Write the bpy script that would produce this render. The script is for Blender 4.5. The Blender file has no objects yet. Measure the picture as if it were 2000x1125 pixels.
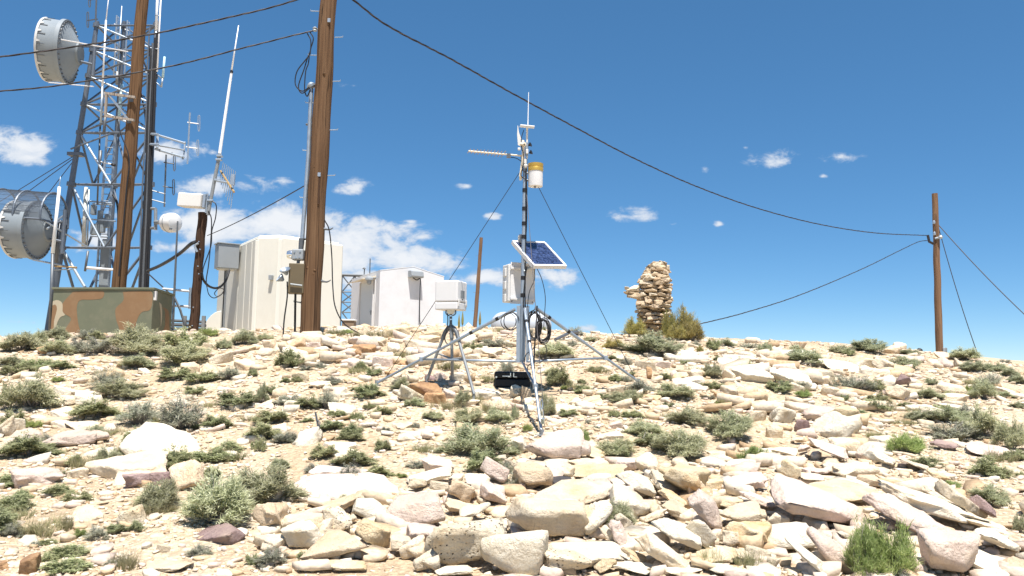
import bpy, bmesh, math, random
import numpy as np
from mathutils import Vector, Matrix, noise as mnoise

# ------------------------------------------------------------------ camera, sky, sun, exposure
S = bpy.context.scene
COL = S.collection
FPX = 1500.0                      # focal length in photograph pixels (photo is 2000 px wide)
PITCH, ROLL = math.radians(5.5), math.radians(0.9)
CAM = (Matrix.Rotation(math.radians(90) + PITCH, 3, 'X') @ Matrix.Rotation(ROLL, 3, 'Z'))
cam = bpy.data.objects.new('camera', bpy.data.cameras.new('camera'))
COL.objects.link(cam)
cam.matrix_world = CAM.to_4x4()
cam.data.lens, cam.data.sensor_width = 27.0, 36.0
cam.data.clip_start, cam.data.clip_end = 0.05, 40000
S.camera = cam

SUN_EL, SUN_AZ = math.radians(71), math.radians(168)      # azimuth clockwise from +Y: behind the camera, a little right
sun_dir = Vector((math.cos(SUN_EL) * math.sin(SUN_AZ), math.cos(SUN_EL) * math.cos(SUN_AZ), math.sin(SUN_EL)))
sl = bpy.data.lights.new('sun', 'SUN')
sl.energy, sl.angle, sl.color = 5.0, math.radians(0.53), (1.0, 0.94, 0.875)
so = bpy.data.objects.new('sun', sl)
COL.objects.link(so)
so.rotation_euler = sun_dir.to_track_quat('Z', 'Y').to_euler()
so.location = (0, 0, 60)

S.render.engine = 'CYCLES'
S.view_settings.view_transform = 'Standard'
S.view_settings.look = 'None'
S.view_settings.exposure = 0.92
S.view_settings.gamma = 1.0
S.view_settings.use_curve_mapping = False
S.cycles.max_bounces = 6
S.cycles.diffuse_bounces = 3
S.cycles.transparent_max_bounces = 8


def ray(px, py):
    return (CAM @ Vector(((px - 1000) / FPX, -(py - 562.5) / FPX, -1))).normalized()


def P(px, py, d):
    """the point d metres ahead (world Y) on the line of sight through a photograph pixel"""
    r = ray(px, py)
    return r * (d / r.y)


W = bpy.data.worlds.new('World')
S.world = W
W.use_nodes = True
wt = W.node_tree
for n in list(wt.nodes):
    wt.nodes.remove(n)


def nd(t, typ, **kw):
    n = t.nodes.new(typ)
    for k, v in kw.items():
        setattr(n, k, v)
    return n


def mth(t, op, a, b=None, c=None, clamp=False):
    n = nd(t, 'ShaderNodeMath', operation=op, use_clamp=clamp)
    for i, v in enumerate((a, b, c)):
        if v is None:
            continue
        if isinstance(v, (int, float)):
            n.inputs[i].default_value = v
        else:
            t.links.new(v, n.inputs[i])
    return n.outputs[0]


def build_world():
    t = wt
    L = t.links.new
    sky = nd(t, 'ShaderNodeTexSky', sky_type='NISHITA')
    sky.sun_disc = False
    sky.sun_elevation, sky.sun_rotation = SUN_EL, SUN_AZ
    sky.altitude, sky.air_density, sky.dust_density, sky.ozone_density = 5000, 1.0, 0.0, 6.0
    gm = nd(t, 'ShaderNodeGamma')                       # the camera's soft tone curve and white balance on the sky
    gm.inputs[1].default_value = 0.64
    L(sky.outputs[0], gm.inputs[0])
    hsv = nd(t, 'ShaderNodeHueSaturation')
    hsv.inputs['Hue'].default_value = 0.5
    hsv.inputs['Saturation'].default_value = 1.38
    L(gm.outputs[0], hsv.inputs['Color'])
    wb = nd(t, 'ShaderNodeMix', data_type='RGBA', blend_type='MULTIPLY')
    wb.inputs[0].default_value = 1.0
    wb.inputs[7].default_value = (1.13, 1.19, 1.15, 1)
    L(hsv.outputs[0], wb.inputs[6])
    bg = nd(t, 'ShaderNodeBackground')
    bg.inputs[1].default_value = 0.125
    L(wb.outputs[2], bg.inputs[0])
    # fair-weather clouds, laid out by direction (tangent of azimuth and of elevation)
    tc = nd(t, 'ShaderNodeTexCoord')
    sep = nd(t, 'ShaderNodeSeparateXYZ')
    L(tc.outputs['Generated'], sep.inputs[0])
    ay = mth(t, 'MAXIMUM', mth(t, 'ABSOLUTE', sep.outputs[1]), 0.02)
    u = mth(t, 'DIVIDE', sep.outputs[0], ay)
    v = mth(t, 'DIVIDE', sep.outputs[2], ay)
    uv = nd(t, 'ShaderNodeCombineXYZ')
    L(u, uv.inputs[0])
    L(v, uv.inputs[1])
    cmb = nd(t, 'ShaderNodeCombineXYZ')
    L(u, cmb.inputs[0])
    L(mth(t, 'MULTIPLY', v, 1.7), cmb.inputs[1])
    nz = nd(t, 'ShaderNodeTexNoise')
    nz.inputs['Scale'].default_value = 21
    nz.inputs['Detail'].default_value = 9
    nz.inputs['Roughness'].default_value = 0.62
    nz.inputs['Distortion'].default_value = 0.25
    L(cmb.outputs[0], nz.inputs['Vector'])
    n2 = nd(t, 'ShaderNodeTexNoise')
    n2.inputs['Scale'].default_value = 7.5
    n2.inputs['Detail'].default_value = 4
    L(cmb.outputs[0], n2.inputs['Vector'])
    clouds = [(45, 290, 95, 40), (0, 285, 60, 44), (335, 298, 95, 30), (300, 284, 50, 24), (415, 298, 20, 10),
              (505, 358, 58, 24), (400, 362, 70, 28), (548, 352, 30, 12), (683, 368, 50, 18), (690, 167, 30, 9),
              (420, 440, 150, 50), (560, 440, 170, 52), (690, 470, 170, 58), (640, 510, 180, 50), (800, 508, 140, 44), (740, 540, 160, 30),
              (822, 463, 52, 17), (870, 512, 70, 30), (950, 541, 85, 25), (1085, 541, 66, 25), (340, 482, 70, 20),
              (190, 470, 70, 30), (250, 420, 60, 30), (1245, 422, 60, 18), (1222, 424, 34, 17), (1505, 306, 54, 32), (1640, 307, 46, 16),
              (1376, 331, 15, 12), (912, 363, 20, 8), (958, 422, 28, 9), (1145, 641, 24, 9), (1404, 438, 14, 7), (800, 432, 16, 5),
              (1312, 438, 20, 7), (1606, 345, 11, 7), (1455, 288, 12, 6), (1700, 668, 20, 5), (50, 630, 60, 8),
              (2300, 380, 120, 30), (2500, 520, 190, 40), (2750, 300, 150, 40), (-260, 330, 150, 40), (-520, 460, 200, 50), (-900, 250, 220, 60), (3300, 450, 260, 60)]
    acc = None
    for (cx, cy, rx, ry) in clouds:
        d0 = ray(cx, cy)
        sx, sy = FPX / rx, FPX / ry
        ma = nd(t, 'ShaderNodeVectorMath', operation='MULTIPLY_ADD')
        L(uv.outputs[0], ma.inputs[0])
        ma.inputs[1].default_value = (sx, sy, 0)
        ma.inputs[2].default_value = (-sx * d0.x / d0.y, -sy * d0.z / d0.y, 0)
        ln = nd(t, 'ShaderNodeVectorMath', operation='LENGTH')
        L(ma.outputs[0], ln.inputs[0])
        k = 0.85 if rx < 62 else min(1.9, 0.85 + ry / 40)
        m = mth(t, 'MULTIPLY_ADD', ln.outputs['Value'], -k, k)
        acc = m if acc is None else mth(t, 'MAXIMUM', acc, m)
    acc = mth(t, 'MAXIMUM', acc, -1.0)
    nn = mth(t, 'MULTIPLY', mth(t, 'SUBTRACT', nz.outputs[0], 0.52), 4.0)
    n3 = mth(t, 'MULTIPLY', mth(t, 'SUBTRACT', n2.outputs[0], 0.5), 1.2)
    dens = mth(t, 'ADD', acc, mth(t, 'ADD', nn, n3))
    mr = nd(t, 'ShaderNodeMapRange', interpolation_type='SMOOTHSTEP')
    mr.inputs['From Min'].default_value = 0.08
    mr.inputs['From Max'].default_value = 1.0
    L(dens, mr.inputs['Value'])
    # only near a cloud centre
    gate = nd(t, 'ShaderNodeMapRange', interpolation_type='SMOOTHSTEP')
    gate.inputs['From Min'].default_value = -0.5
    gate.inputs['From Max'].default_value = 0.25
    L(acc, gate.inputs['Value'])
    mask = mth(t, 'MULTIPLY', mth(t, 'MULTIPLY', mr.outputs[0], gate.outputs[0]), 0.94)
    ramp = nd(t, 'ShaderNodeMix', data_type='RGBA')
    ramp.inputs[6].default_value = (0.60, 0.70, 0.84, 1)
    ramp.inputs[7].default_value = (0.92, 0.94, 0.97, 1)
    shade = nd(t, 'ShaderNodeMapRange')
    shade.inputs['From Min'].default_value = 0.3
    shade.inputs['From Max'].default_value = 1.5
    L(dens, shade.inputs['Value'])
    L(shade.outputs[0], ramp.inputs[0])
    cb = nd(t, 'ShaderNodeBackground')
    cb.inputs[1].default_value = 0.53
    L(ramp.outputs[2], cb.inputs[0])
    mx = nd(t, 'ShaderNodeMixShader')
    L(mask, mx.inputs[0])
    L(bg.outputs[0], mx.inputs[1])
    L(cb.outputs[0], mx.inputs[2])
    out = nd(t, 'ShaderNodeOutputWorld')
    L(mx.outputs[0], out.inputs[0])


build_world()

# ------------------------------------------------------------------ materials


def new_mat(name):
    m = bpy.data.materials.new(name)
    m.use_nodes = True
    t = m.node_tree
    b = t.nodes['Principled BSDF']
    return m, t, b


def surf(name, col, rough=0.6, metal=0.0, var=0.12, scale=6.0, bump=0.0, bscale=60.0, stretch=(1, 1, 1), dirt=None, dirt_amt=0.35, dirt_scale=2.2, spec=0.4):
    """a painted / metal / plastic surface with uneven tone, faint grime and fine relief"""
    m, t, b = new_mat(name)
    L = t.links.new
    tc = nd(t, 'ShaderNodeTexCoord')
    mp = nd(t, 'ShaderNodeMapping')
    mp.inputs['Scale'].default_value = stretch
    L(tc.outputs['Object'], mp.inputs[0])
    n = nd(t, 'ShaderNodeTexNoise')
    n.inputs['Scale'].default_value = scale
    n.inputs['Detail'].default_value = 6
    n.inputs['Roughness'].default_value = 0.6
    L(mp.outputs[0], n.inputs['Vector'])
    mix = nd(t, 'ShaderNodeMix', data_type='RGBA')
    c = Vector(col)
    mix.inputs[6].default_value = (*(c * (1 - var)), 1)
    mix.inputs[7].default_value = (*[min(1, x * (1 + var)) for x in c], 1)
    L(n.outputs[0], mix.inputs[0])
    o = mix.outputs[2]
    if dirt:
        n2 = nd(t, 'ShaderNodeTexNoise')
        n2.inputs['Scale'].default_value = dirt_scale
        n2.inputs['Detail'].default_value = 8
        n2.inputs['Roughness'].default_value = 0.7
        L(mp.outputs[0], n2.inputs['Vector'])
        mr = nd(t, 'ShaderNodeMapRange')
        mr.inputs['From Min'].default_value = 0.5
        mr.inputs['From Max'].default_value = 0.75
        mr.inputs['To Max'].default_value = dirt_amt
        L(n2.outputs[0], mr.inputs['Value'])
        m2 = nd(t, 'ShaderNodeMix', data_type='RGBA')
        L(mr.outputs[0], m2.inputs[0])
        L(o, m2.inputs[6])
        m2.inputs[7].default_value = (*dirt, 1)
        o = m2.outputs[2]
    L(o, b.inputs['Base Color'])
    rr = nd(t, 'ShaderNodeMapRange')
    rr.inputs['To Min'].default_value = max(0.05, rough - 0.1)
    rr.inputs['To Max'].default_value = min(1, rough + 0.1)
    L(n.outputs[0], rr.inputs['Value'])
    L(rr.outputs[0], b.inputs['Roughness'])
    b.inputs['Metallic'].default_value = metal
    b.inputs['Specular IOR Level'].default_value = spec
    if bump:
        n3 = nd(t, 'ShaderNodeTexNoise')
        n3.inputs['Scale'].default_value = bscale
        n3.inputs['Detail'].default_value = 4
        L(mp.outputs[0], n3.inputs['Vector'])
        bp = nd(t, 'ShaderNodeBump')
        bp.inputs['Strength'].default_value = bump
        bp.inputs['Distance'].default_value = 0.01
        L(n3.outputs[0], bp.inputs['Height'])
        L(bp.outputs[0], b.inputs['Normal'])
    return m


def wood(name, c1, c2, dark, zs=0.35):
    m, t, b = new_mat(name)
    L = t.links.new
    tc = nd(t, 'ShaderNodeTexCoord')
    mp = nd(t, 'ShaderNodeMapping')
    mp.inputs['Scale'].default_value = (16, 16, zs)
    L(tc.outputs['Object'], mp.inputs[0])
    n = nd(t, 'ShaderNodeTexNoise')
    n.inputs['Scale'].default_value = 1.6
    n.inputs['Detail'].default_value = 9
    n.inputs['Roughness'].default_value = 0.68
    L(mp.outputs[0], n.inputs['Vector'])
    cr = nd(t, 'ShaderNodeValToRGB')
    e = cr.color_ramp.elements
    e[0].position, e[0].color = 0.28, (*dark, 1)
    e[1].position, e[1].color = 0.78, (*c2, 1)
    x = cr.color_ramp.elements.new(0.48)
    x.color = (*c1, 1)
    L(n.outputs[0], cr.inputs[0])
    # long weather streaks and checks
    mp2 = nd(t, 'ShaderNodeMapping')
    mp2.inputs['Scale'].default_value = (34, 34, 0.22)
    L(tc.outputs['Object'], mp2.inputs[0])
    n2 = nd(t, 'ShaderNodeTexNoise')
    n2.inputs['Scale'].default_value = 1.0
    n2.inputs['Detail'].default_value = 3
    L(mp2.outputs[0], n2.inputs['Vector'])
    ck = nd(t, 'ShaderNodeMapRange')
    ck.inputs['From Min'].default_value = 0.33
    ck.inputs['From Max'].default_value = 0.42
    L(n2.outputs[0], ck.inputs['Value'])
    mx = nd(t, 'ShaderNodeMix', data_type='RGBA')
    mx.inputs[6].default_value = (*(Vector(dark) * 0.6), 1)
    L(ck.outputs[0], mx.inputs[0])
    L(cr.outputs[0], mx.inputs[7])
    L(mx.outputs[2], b.inputs['Base Color'])
    b.inputs['Roughness'].default_value = 0.85
    b.inputs['Specular IOR Level'].default_value = 0.15
    ad = mth(t, 'ADD', n.outputs[0], mth(t, 'MULTIPLY', ck.outputs[0], 0.6))
    bp = nd(t, 'ShaderNodeBump')
    bp.inputs['Strength'].default_value = 0.7
    bp.inputs['Distance'].default_value = 0.012
    L(ad, bp.inputs['Height'])
    L(bp.outputs[0], b.inputs['Normal'])
    return m


def stone(name, c1, c2, c3=None, speck=0.0, lichen=0.15, scale=2.0):
    """weathered limestone: two tones, bedding stains, pits, orange lichen"""
    m, t, b = new_mat(name)
    L = t.links.new
    geo = nd(t, 'ShaderNodeNewGeometry')
    oi = nd(t, 'ShaderNodeObjectInfo')
    scale *= 2.2
    add = nd(t, 'ShaderNodeVectorMath', operation='ADD')
    sc = nd(t, 'ShaderNodeVectorMath', operation='SCALE')
    sc.inputs[0].default_value = (37, 17, 53)
    L(oi.outputs['Random'], sc.inputs['Scale'])
    L(geo.outputs['Position'], add.inputs[0])
    L(sc.outputs[0], add.inputs[1])
    V = add.outputs[0]

    def nz(s, d=6, r=0.6):
        n = nd(t, 'ShaderNodeTexNoise')
        n.inputs['Scale'].default_value = s
        n.inputs['Detail'].default_value = d
        n.inputs['Roughness'].default_value = r
        L(V, n.inputs['Vector'])
        return n.outputs[0]

    def rng(v, a, bb, lo=0.0, hi=1.0):
        n = nd(t, 'ShaderNodeMapRange')
        n.inputs['From Min'].default_value, n.inputs['From Max'].default_value = a, bb
        n.inputs['To Min'].default_value, n.inputs['To Max'].default_value = lo, hi
        L(v, n.inputs['Value'])
        return n.outputs[0]

    def mixc(f, a, bcol):
        n = nd(t, 'ShaderNodeMix', data_type='RGBA')
        L(f, n.inputs[0])
        for i, c in ((6, a), (7, bcol)):
            if isinstance(c, tuple):
                n.inputs[i].default_value = (*c, 1)
            else:
                L(c, n.inputs[i])
        return n.outputs[2]

    col = mixc(rng(nz(scale, 7, 0.62), 0.34, 0.66), c1, c2)
    if c3:
        col = mixc(rng(nz(scale * 0.7, 5), 0.53, 0.68, 0, 0.85), col, c3)
    fine = nz(scale * 9, 6, 0.7)
    col = mixc(rng(fine, 0.55, 0.8, 0, 0.35), col, (0.30, 0.20, 0.12))
    if lichen:
        col = mixc(rng(nz(scale * 3.1, 8, 0.7), 0.66, 0.70, 0, lichen), col, (0.36, 0.13, 0.035))
        col = mixc(rng(nz(scale * 2.3, 8, 0.75), 0.68, 0.73, 0, 0.35), col, (0.20, 0.19, 0.17))
    h = mth(t, 'ADD', nz(scale * 2.5, 9, 0.65), mth(t, 'MULTIPLY', fine, 0.35))
    if speck:
        vo = nd(t, 'ShaderNodeTexVoronoi')
        vo.inputs['Scale'].default_value = scale * 9
        L(V, vo.inputs['Vector'])
        pit = mth(t, 'MULTIPLY', rng(vo.outputs['Distance'], 0.16, 0.28, 1, 0), rng(nz(scale * 1.6, 3), 0.42, 0.6))
        col = mixc(mth(t, 'MULTIPLY', pit, speck), col, (0.12, 0.075, 0.05))
        h = mth(t, 'SUBTRACT', h, pit)
    hv = nd(t, 'ShaderNodeHueSaturation')
    L(col, hv.inputs['Color'])
    vv = mth(t, 'ADD', 0.86, mth(t, 'MULTIPLY', mth(t, 'FRACT', mth(t, 'MULTIPLY', oi.outputs['Random'], 7.3)), 0.28))
    L(vv, hv.inputs['Value'])
    L(hv.outputs[0], b.inputs['Base Color'])
    b.inputs['Roughness'].default_value = 0.92
    b.inputs['Specular IOR Level'].default_value = 0.12
    bp = nd(t, 'ShaderNodeBump')
    bp.inputs['Strength'].default_value = 1.0
    bp.inputs['Distance'].default_value = 0.045
    L(h, bp.inputs['Height'])
    L(bp.outputs[0], b.inputs['Normal'])
    return m


def leaf(name, c1, c2, c3, rough=0.75):
    m, t, b = new_mat(name)
    L = t.links.new
    g = nd(t, 'ShaderNodeNewGeometry')
    oi = nd(t, 'ShaderNodeObjectInfo')
    cr = nd(t, 'ShaderNodeValToRGB')
    e = cr.color_ramp.elements
    e[0].position, e[0].color = 0.0, (*c1, 1)
    e[1].position, e[1].color = 1.0, (*c3, 1)
    x = cr.color_ramp.elements.new(0.55)
    x.color = (*c2, 1)
    L(g.outputs['Random Per Island'], cr.inputs[0])
    hv = nd(t, 'ShaderNodeHueSaturation')
    L(cr.outputs[0], hv.inputs['Color'])
    L(mth(t, 'ADD', 0.485, mth(t, 'MULTIPLY', oi.outputs['Random'], 0.03)), hv.inputs['Hue'])
    L(mth(t, 'ADD', 0.82, mth(t, 'MULTIPLY', mth(t, 'FRACT', mth(t, 'MULTIPLY', oi.outputs['Random'], 9.7)), 0.36)), hv.inputs['Value'])
    tr = nd(t, 'ShaderNodeBsdfTranslucent')
    L(hv.outputs[0], b.inputs['Base Color'])
    L(hv.outputs[0], tr.inputs['Color'])
    b.inputs['Roughness'].default_value = rough
    b.inputs['Specular IOR Level'].default_value = 0.2
    mx = nd(t, 'ShaderNodeMixShader')
    mx.inputs[0].default_value = 0.45
    L(b.outputs[0], mx.inputs[1])
    L(tr.outputs[0], mx.inputs[2])
    L(mx.outputs[0], t.nodes['Material Output'].inputs[0])
    return m


def ground_mat():
    m, t, b = new_mat('stony_ground')
    L = t.links.new
    g = nd(t, 'ShaderNodeNewGeometry')
    V = g.outputs['Position']

    def nz(s, d=6, r=0.6):
        n = nd(t, 'ShaderNodeTexNoise')
        n.inputs['Scale'].default_value = s
        n.inputs['Detail'].default_value = d
        n.inputs['Roughness'].default_value = r
        L(V, n.inputs['Vector'])
        return n.outputs[0]

    def rng(v, a, bb, lo=0.0, hi=1.0):
        n = nd(t, 'ShaderNodeMapRange')
        n.inputs['From Min'].default_value, n.inputs['From Max'].default_value = a, bb
        n.inputs['To Min'].default_value, n.inputs['To Max'].default_value = lo, hi
        L(v, n.inputs['Value'])
        return n.outputs[0]

    def mixc(f, a, c):
        n = nd(t, 'ShaderNodeMix', data_type='RGBA')
        L(f, n.inputs[0])
        for i, cc in ((6, a), (7, c)):
            if isinstance(cc, tuple):
                n.inputs[i].default_value = (*cc, 1)
            else:
                L(cc, n.inputs[i])
        return n.outputs[2]
    vo = nd(t, 'ShaderNodeTexVoronoi')
    vo.inputs['Scale'].default_value = 24
    L(V, vo.inputs['Vector'])
    vo2 = nd(t, 'ShaderNodeTexVoronoi')
    vo2.inputs['Scale'].default_value = 60
    L(V, vo2.inputs['Vector'])
    sp = nd(t, 'ShaderNodeSeparateColor')
    L(vo.outputs['Color'], sp.inputs[0])
    col = mixc(sp.outputs[0], (0.56, 0.455, 0.315), (0.65, 0.56, 0.425))
    col = mixc(rng(sp.outputs[1], 0.7, 1.0, 0, 0.6), col, (0.46, 0.31, 0.19))
    col = mixc(rng(nz(0.8, 7), 0.45, 0.6, 0, 0.7), col, (0.48, 0.365, 0.235))
    col = mixc(rng(vo.outputs['Distance'], 0.35, 0.75, 0, 0.45), col, (0.25, 0.18, 0.115))
    col = mixc(rng(nz(5, 8, 0.7), 0.60, 0.68, 0, 0.35), col, (0.20, 0.14, 0.085))
    L(col, b.inputs['Base Color'])
    b.inputs['Roughness'].default_value = 0.95
    b.inputs['Specular IOR Level'].default_value = 0.1
    h = mth(t, 'ADD', mth(t, 'MULTIPLY', vo.outputs['Distance'], -0.9), mth(t, 'MULTIPLY', vo2.outputs['Distance'], -0.4))
    h = mth(t, 'ADD', h, mth(t, 'MULTIPLY', nz(9, 9, 0.7), 1.2))
    bp = nd(t, 'ShaderNodeBump')
    bp.inputs['Strength'].default_value = 0.9
    bp.inputs['Distance'].default_value = 0.03
    L(h, bp.inputs['Height'])
    L(bp.outputs[0], b.inputs['Normal'])
    return m


M = {}
M['ground'] = ground_mat()
M['chips'] = stone('stone_chips', (0.60, 0.50, 0.37), (0.70, 0.61, 0.48), (0.52, 0.37, 0.23), 0, 0.2, 3.0)
M['white'] = stone('pale_limestone', (0.69, 0.61, 0.47), (0.77, 0.71, 0.58), (0.64, 0.52, 0.34), 0, 0.12, 2.0)
M['cream'] = stone('cream_limestone', (0.62, 0.515, 0.365), (0.71, 0.62, 0.48), (0.55, 0.41, 0.25), 0, 0.25, 2.2)
M['yellow'] = stone('ochre_limestone', (0.60, 0.46, 0.27), (0.70, 0.60, 0.43), (0.50, 0.31, 0.14), 0, 0.3, 2.4)
M['tan'] = stone('tan_limestone', (0.60, 0.45, 0.30), (0.71, 0.59, 0.43), (0.50, 0.34, 0.20), 0, 0.3, 2.2)
M['pink'] = stone('pinkish_limestone', (0.57, 0.445, 0.37), (0.68, 0.57, 0.485), (0.64, 0.53, 0.40), 0, 0.15, 2.0)
M['brown'] = stone('rusty_sandstone', (0.38, 0.22, 0.115), (0.54, 0.36, 0.20), (0.28, 0.16, 0.10), 0, 0.4, 2.4)
M['purple'] = stone('dark_purple_stone', (0.24, 0.165, 0.155), (0.36, 0.27, 0.25), (0.45, 0.35, 0.28), 0, 0.1, 2.0)
M['dark'] = stone('blackish_stone', (0.05, 0.048, 0.052), (0.10, 0.09, 0.09), (0.42, 0.32, 0.22), 0, 0.0, 1.2)
M['speck'] = stone('pitted_limestone', (0.66, 0.565, 0.41), (0.75, 0.68, 0.54), (0.62, 0.47, 0.28), 0.9, 0.5, 2.2)
M['cairn'] = stone('cairn_stone', (0.42, 0.31, 0.19), (0.57, 0.46, 0.32), (0.33, 0.22, 0.13), 0, 0.15, 2.2)
M['wood'] = wood('weathered_pole_wood', (0.128, 0.073, 0.039), (0.205, 0.128, 0.073), (0.048, 0.027, 0.016))
M['wood_warm'] = wood('orange_pole_wood', (0.128, 0.072, 0.037), (0.20, 0.122, 0.066), (0.05, 0.028, 0.015))
M['wood_dark'] = wood('creosoted_pole_wood', (0.055, 0.031, 0.02), (0.11, 0.065, 0.04), (0.02, 0.012, 0.01))
M['wood_pale'] = wood('sun_bleached_pole_wood', (0.19, 0.112, 0.066), (0.27, 0.175, 0.108), (0.10, 0.057, 0.034))
M['wood_grey'] = wood('silvered_wood', (0.30, 0.26, 0.22), (0.42, 0.37, 0.31), (0.16, 0.13, 0.11))
M['galv'] = surf('galvanised_steel', (0.36, 0.42, 0.48), 0.45, 0.6, 0.2, 9, 0.1, 90, dirt=(0.22, 0.22, 0.22), dirt_amt=0.3)
M['steel_dark'] = surf('dull_grey_steel', (0.13, 0.14, 0.15), 0.5, 0.45, 0.2, 12)
M['steel_grey'] = surf('grey_painted_steel', (0.25, 0.27, 0.28), 0.5, 0.25, 0.15, 10, dirt=(0.14, 0.12, 0.10), dirt_amt=0.4)
M['tower'] = surf('tower_steel', (0.12, 0.145, 0.18), 0.5, 0.3, 0.22, 4, dirt=(0.16, 0.16, 0.17), dirt_amt=0.4)
M['dish'] = surf('grey_dish_paint', (0.215, 0.25, 0.275), 0.55, 0.0, 0.08, 3, dirt=(0.19, 0.20, 0.20), dirt_amt=0.4)
M['dish_hub'] = surf('dish_hub_paint', (0.20, 0.23, 0.25), 0.55, 0.1, 0.1, 5)
M['dish_fabric'] = surf('radome_fabric', (0.52, 0.53, 0.52), 0.75, 0, 0.08, 5, 0.2, 20, dirt=(0.4, 0.36, 0.3), dirt_amt=0.4)
M['white_paint'] = surf('white_enamel', (0.66, 0.66, 0.655), 0.4, 0, 0.03, 5, dirt=(0.50, 0.47, 0.43), dirt_amt=0.25)
M['white_plastic'] = surf('white_plastic', (0.64, 0.635, 0.61), 0.45, 0, 0.03, 7, dirt=(0.6, 0.55, 0.47), dirt_amt=0.25)
M['cream_plastic'] = surf('yellowed_plastic', (0.70, 0.62, 0.48), 0.5, 0, 0.06, 8)
M['stucco'] = surf('white_stucco', (0.66, 0.67, 0.685), 0.85, 0, 0.04, 8, 0.25, 140, dirt=(0.44, 0.43, 0.41), dirt_amt=0.3, dirt_scale=1.2, spec=0.2)
M['shed_door'] = surf('pale_grey_door_paint', (0.50, 0.53, 0.55), 0.5, 0, 0.03, 5)
M['beige'] = surf('beige_fibreglass', (0.655, 0.645, 0.575), 0.6, 0, 0.03, 3, 0.12, 50, dirt=(0.50, 0.465, 0.37), dirt_amt=0.35, dirt_scale=1.0, stretch=(1, 1, 0.5))
M['beige_trim'] = surf('beige_trim', (0.68, 0.67, 0.60), 0.6, 0, 0.03, 3)
M['hood'] = surf('grey_hood_metal', (0.30, 0.325, 0.34), 0.5, 0.2, 0.06, 4, dirt=(0.2, 0.2, 0.2), dirt_amt=0.3)
M['bronze_box'] = surf('olive_brown_box_paint', (0.135, 0.105, 0.06), 0.55, 0.1, 0.12, 6, dirt=(0.2, 0.15, 0.09))
M['camo_green'] = surf('olive_drab_paint', (0.13, 0.142, 0.095), 0.75, 0, 0.12, 3, 0.1, 40, dirt=(0.22, 0.20, 0.14), dirt_amt=0.5)
M['camo_brown'] = surf('camouflage_brown_paint', (0.215, 0.128, 0.064), 0.75, 0, 0.10, 3, 0.1, 40, dirt=(0.27, 0.19, 0.11), dirt_amt=0.5)
M['camo_tan'] = surf('camouflage_tan_paint', (0.40, 0.35, 0.25), 0.75, 0, 0.10, 3)
M['black'] = surf('black_cable_rubber', (0.016, 0.016, 0.018), 0.5, 0, 0.2, 20)
M['wire'] = surf('weathered_line_wire', (0.03, 0.028, 0.032), 0.6, 0.2, 0.2, 20)
M['wire_bare'] = surf('bare_line_wire', (0.075, 0.066, 0.066), 0.5, 0.3, 0.2, 20)
M['case'] = surf('black_case_plastic', (0.012, 0.012, 0.013), 0.45, 0, 0.2, 9, 0.15, 120, dirt=(0.06, 0.05, 0.04), dirt_amt=0.1)
M['chrome'] = surf('bright_steel', (0.75, 0.77, 0.78), 0.2, 0.9, 0.05, 9)
M['gold'] = surf('gold_anodised_band', (0.52, 0.34, 0.07), 0.4, 0.45, 0.08, 8)
M['label_grey'] = surf('grey_label', (0.23, 0.25, 0.26), 0.5, 0, 0.25, 90, stretch=(1, 1, 3))
M['antenna_white'] = surf('white_fibreglass_rod', (0.80, 0.82, 0.83), 0.4, 0, 0.03, 5)
M['antenna_blue'] = surf('pale_blue_rod', (0.42, 0.62, 0.70), 0.4, 0, 0.05, 5)
M['brass'] = surf('tarnished_boom', (0.42, 0.29, 0.13), 0.5, 0.35, 0.15, 12)
M['tank'] = surf('white_tank_paint', (0.43, 0.47, 0.52), 0.4, 0, 0.03, 4)
M['brown_wall'] = surf('brown_block', (0.22, 0.16, 0.11), 0.9, 0, 0.15, 5)
M['cell'] = None
M['twig'] = surf('grey_twig', (0.30, 0.275, 0.25), 0.9, 0, 0.25, 9)
M['sage'] = leaf('sagebrush_leaf', (0.37, 0.385, 0.23), (0.49, 0.50, 0.325), (0.59, 0.595, 0.43))
M['sage_woody'] = leaf('grey_sagebrush_leaf', (0.28, 0.29, 0.215), (0.40, 0.41, 0.31), (0.53, 0.53, 0.43))
M['cushion'] = leaf('cushion_plant_leaf', (0.30, 0.325, 0.17), (0.425, 0.445, 0.25), (0.54, 0.545, 0.35))
M['rabbit'] = leaf('green_rabbitbrush_leaf', (0.24, 0.30, 0.10), (0.36, 0.43, 0.16), (0.49, 0.52, 0.25))
M['golden'] = leaf('golden_brush_leaf', (0.30, 0.24, 0.07), (0.42, 0.37, 0.13), (0.50, 0.48, 0.24))
M['straw'] = leaf('dry_grass_blade', (0.27, 0.28, 0.14), (0.38, 0.36, 0.20), (0.50, 0.46, 0.30))


def solar_mat():
    m, t, b = new_mat('solar_cells')
    L = t.links.new
    tc = nd(t, 'ShaderNodeTexCoord')
    vo = nd(t, 'ShaderNodeTexVoronoi')
    vo.inputs['Scale'].default_value = 55
    L(tc.outputs['Object'], vo.inputs['Vector'])
    cr = nd(t, 'ShaderNodeValToRGB')
    e = cr.color_ramp.elements
    e[0].color = (0.010, 0.014, 0.04, 1)
    e[1].color = (0.05, 0.075, 0.17, 1)
    sp = nd(t, 'ShaderNodeSeparateColor')
    L(vo.outputs['Color'], sp.inputs[0])
    L(sp.outputs[0], cr.inputs[0])
    L(cr.outputs[0], b.inputs['Base Color'])
    b.inputs['Roughness'].default_value = 0.12
    b.inputs['Coat Weight'].default_value = 0.6
    b.inputs['Coat Roughness'].default_value = 0.04
    return m


M['cell'] = solar_mat()

# ------------------------------------------------------------------ object helpers


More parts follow.
